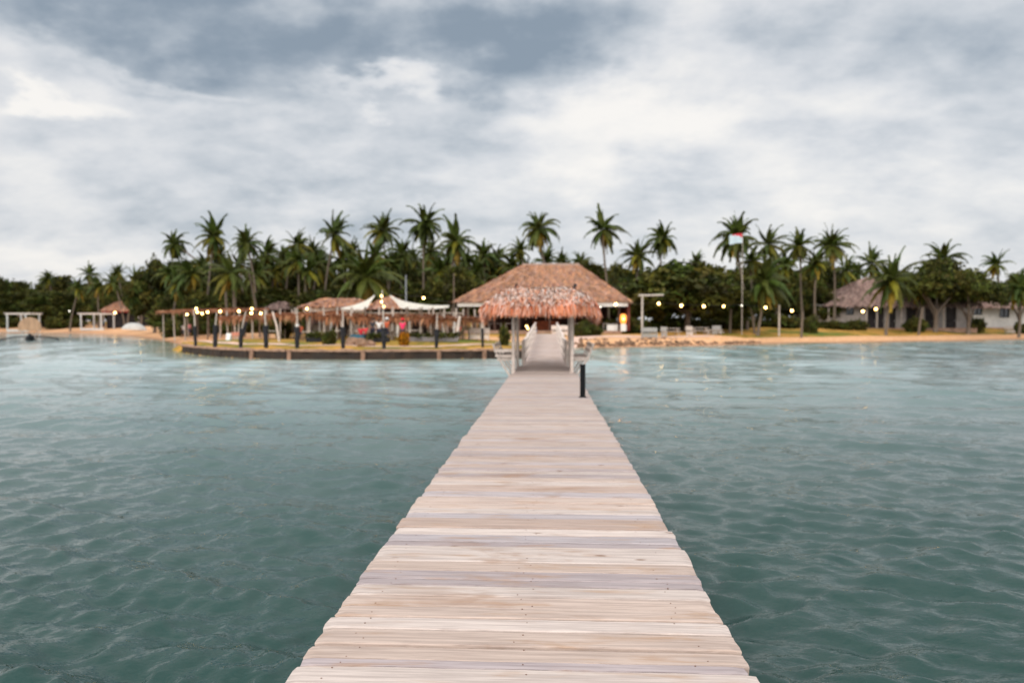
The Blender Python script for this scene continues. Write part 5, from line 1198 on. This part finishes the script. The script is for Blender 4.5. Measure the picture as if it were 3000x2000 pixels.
# ------------------------------------------------------------------ people
SK = {}
def skinmat(n, c): 
    if n not in SK: SK[n] = mat(n, c, .7, .12, 6)
    return SK[n]
def skin(name, verts, edges, radii, mt, parent, root=0, sub=1):
    me = bpy.data.meshes.new(name); me.from_pydata([tuple(v) for v in verts], edges, []); o = bpy.data.objects.new(name, me); COL.objects.link(o)
    md = o.modifiers.new('skin', 'SKIN'); md.use_smooth_shade = True
    if not me.skin_vertices: 
        bpy.context.view_layer.objects.active = o
    sv = me.skin_vertices[0].data
    for i, r in enumerate(radii): sv[i].radius = (r, r) if not isinstance(r, tuple) else r; sv[i].use_root = (i == root)
    ms = o.modifiers.new('sub', 'SUBSURF'); ms.levels = sub; ms.render_levels = sub
    me.materials.append(mt); o.parent = parent; return o
def person(px, D, pose, rz, shirt, legs, label, hat=None, lift=0.0, s=1.0, hair=(.02, .015, .012)):
    p = G(px, D, 0); t = thing('person', label, 'person', (p.x, p.y, H(p) + lift), rz, 'people around the beach bar'); t.scale = (s, s, s)
    sit = pose == 'sit'; dz = -.43 if sit else 0
    J = dict(pel=(0, 0, .93 + dz), sp=(0, 0, 1.12 + dz), ch=(0, 0, 1.32 + dz), ne=(0, -.01, 1.47 + dz), he=(0, -.03, 1.58 + dz), ht=(0, -.02, 1.66 + dz))
    for sg, n in ((-1, 'l'), (1, 'r')):
        J['sh' + n] = (sg * .17, 0, 1.40 + dz)
        if sit: J['el' + n] = (sg * .23, -.10, 1.14 + dz); J['wr' + n] = (sg * .17, -.33, 1.10 + dz); J['hi' + n] = (sg * .10, -.02, .90 + dz); J['kn' + n] = (sg * .13, -.43, .52); J['an' + n] = (sg * .13, -.40, .09); J['to' + n] = (sg * .14, -.58, .04)
        else: J['el' + n] = (sg * .24, .02, 1.12); J['wr' + n] = (sg * .25, -.10, .88); J['hi' + n] = (sg * .10, 0, .88); J['kn' + n] = (sg * .11, -.03 * sg, .48); J['an' + n] = (sg * .12, .03 * sg, .09); J['to' + n] = (sg * .14, -.15 + .03 * sg, .04)
    V_, E_, Rr, ix = [], [], [], {}
    def v(k, r, par=None, pos=None):
        ix[k] = len(V_); V_.append(pos or J[k]); Rr.append(r)
        if par: E_.append((ix[par], ix[k]))
    v('pel', .125); v('sp', .115, 'pel'); v('ch', .13, 'sp'); v('ne', .055, 'ch'); v('he', .09, 'ne'); v('ht', .075, 'he'); v('nose', .018, 'he', (0, J['he'][1] - .11, J['he'][2] - .01))
    for n, sg in (('l', -1), ('r', 1)):
        v('sh' + n, .06, 'ch'); v('el' + n, .042, 'sh' + n); v('wr' + n, .028, 'el' + n)
        w = Vector(J['wr' + n]); d = (w - Vector(J['el' + n])).normalized(); pm = w + d * .06; v('pa' + n, .030, 'wr' + n, tuple(pm)); sd_ = Vector((0, 1, 0)) if not sit else Vector((1, 0, 0))
        for f in range(4): b = pm + d * (.05 + .01 * (f in (1, 2))) + sd_ * (f - 1.5) * .02; v('f%s%d' % (n, f), .010, 'pa' + n, tuple(b)); v('g%s%d' % (n, f), .008, 'f%s%d' % (n, f), tuple(b + d * .035 + Vector((-sg * .012, 0, -.006))))
        b = w + d * .04 - sd_ * .035; v('t' + n, .010, 'wr' + n, tuple(b)); v('u' + n, .009, 't' + n, tuple(b + d * .03))
        v('hi' + n, .085, 'pel'); v('kn' + n, .058, 'hi' + n); v('an' + n, .038, 'kn' + n); v('to' + n, .033, 'an' + n)
    skin('body', V_, E_, Rr, skinmat('skin', (.30, .16, .10)), t)
    def sub(name, keys, edges, rr, mt): 
        id_ = {k: i for i, k in enumerate(keys)}; mid = []
        for k in keys: mid.append(J[k] if k in J else V_[ix[k]])
        skin(name, mid, [(id_[a], id_[b]) for a, b in edges], rr, mt, t)
    J['eml'] = tuple((Vector(J['shl']) + Vector(J['ell'])) * .5); J['emr'] = tuple((Vector(J['shr']) + Vector(J['elr'])) * .5)
    sub('shirt', ['pel', 'sp', 'ch', 'shl', 'shr', 'eml', 'emr'], [('pel', 'sp'), ('sp', 'ch'), ('ch', 'shl'), ('ch', 'shr'), ('shl', 'eml'), ('shr', 'emr')], [.145, .14, .155, .085, .085, .075, .075], skinmat(*shirt))
    sub('trousers', ['pel', 'hil', 'hir', 'knl', 'knr'], [('pel', 'hil'), ('pel', 'hir'), ('hil', 'knl'), ('hir', 'knr')], [.135, .11, .11, .085, .085], skinmat(*legs))
    m = MB(); hc = (0, J['he'][1] + .025, J['he'][2] + .035); ball(m, hc, .118, 10, (.92, 1, 1)); m.build('hair', skinmat('hair', hair), t, smooth=True)
    m = MB()
    for sg in (-1, 1): ball(m, (sg * .035, J['he'][1] - .092, J['he'][2] + .015), .012, 6)
    m.build('eyes', M['black'], t)
    if hat: m = MB(); z = J['he'][2] + .08; tube(m, [(0, 0, z - .01), (0, 0, z), (0, 0, z + .01), (0, 0, z + .09), (0, 0, z + .12)], [.19, .2, .125, .115, .06], 12); m.build('hat', skinmat(*hat), t, smooth=True)
    if sit:
        m = MB(); box(m, (0, .02, .38), (.42, .42, .05)); 
        st_ = thing('stool', 'dark wooden stool under the ' + label.split(' behind ')[0].split(' under ')[0].split(' at the ')[0].split(' left of ')[0], 'stool', (p.x, p.y, H(p) + lift), rz, 'stools of the beach bar'); m.build('seat', M['bark'], st_)
        for a in (-.17, .17):
            for b_ in (-.15, .19): m = MB(); box(m, (a, b_, .17), (.04, .04, .36 )); m.build('leg', M['bark'], st_)
    return t
RED = ('red_shirt', (.50, .02, .03)); PINK = ('pink_shirt', (.85, .04, .14)); WHT = ('white_shirt', (.75, .72, .68)); ORG = ('orange_shirt', (.60, .12, .05)); BLU = ('blue_shirt', (.01, .22, .50)); NVY = ('dark_shorts', (.02, .025, .05)); DRK = ('dark_shirt', (.04, .04, .05))
person(1058, 54, 'sit', .3, RED, NVY, 'seated person in dark red shirt left of another in bright red, behind the crate')
person(1071, 55, 'sit', -.3, ('bright_red', (.60, .03, .04)), NVY, 'seated person in bright red shirt behind the boulders, beside one in dark red')
person(1111, 54, 'stand', .2, WHT, NVY, 'standing person in white shirt beside the pole with three bulbs')
person(1134, 54.5, 'stand', -.4, ORG, NVY, 'standing person in orange-red shirt right of the pole with three bulbs', hat=WHT)
person(1180, 52, 'stand', .0, PINK, NVY, 'person in bright pink top and red hat behind the yellow bush', hat=('red_hat', (.65, .01, .02)))
person(1092, 57, 'stand', .6, DRK, NVY, 'standing person in dark clothes between the red and white shirts')
person(1564, 56, 'stand', .3, BLU, NVY, 'person in bright blue top at the shore end of the left pier rail')
person(538, 88, 'stand', .2, WHT, NVY, 'person in white shirt on the far left beach below the shelter')
person(556, 90, 'stand', -.2, ('dull_pink', (.55, .16, .16)), NVY, 'person in dull pink shirt on the far left beach')
person(304, 150, 'stand', .4, ('teal_shirt', (.03, .18, .28)), NVY, 'person in teal under the white beach frame')
person(880, 61, 'sit', .4, ORG, NVY, 'seated person in orange shirt under the shelter right of the capped post')
person(1345, 58.6, 'sit', -.2, ('rust_shirt', (.35, .08, .05)), NVY, 'seated person in rust-coloured shirt at the foot of the white bent trunk')
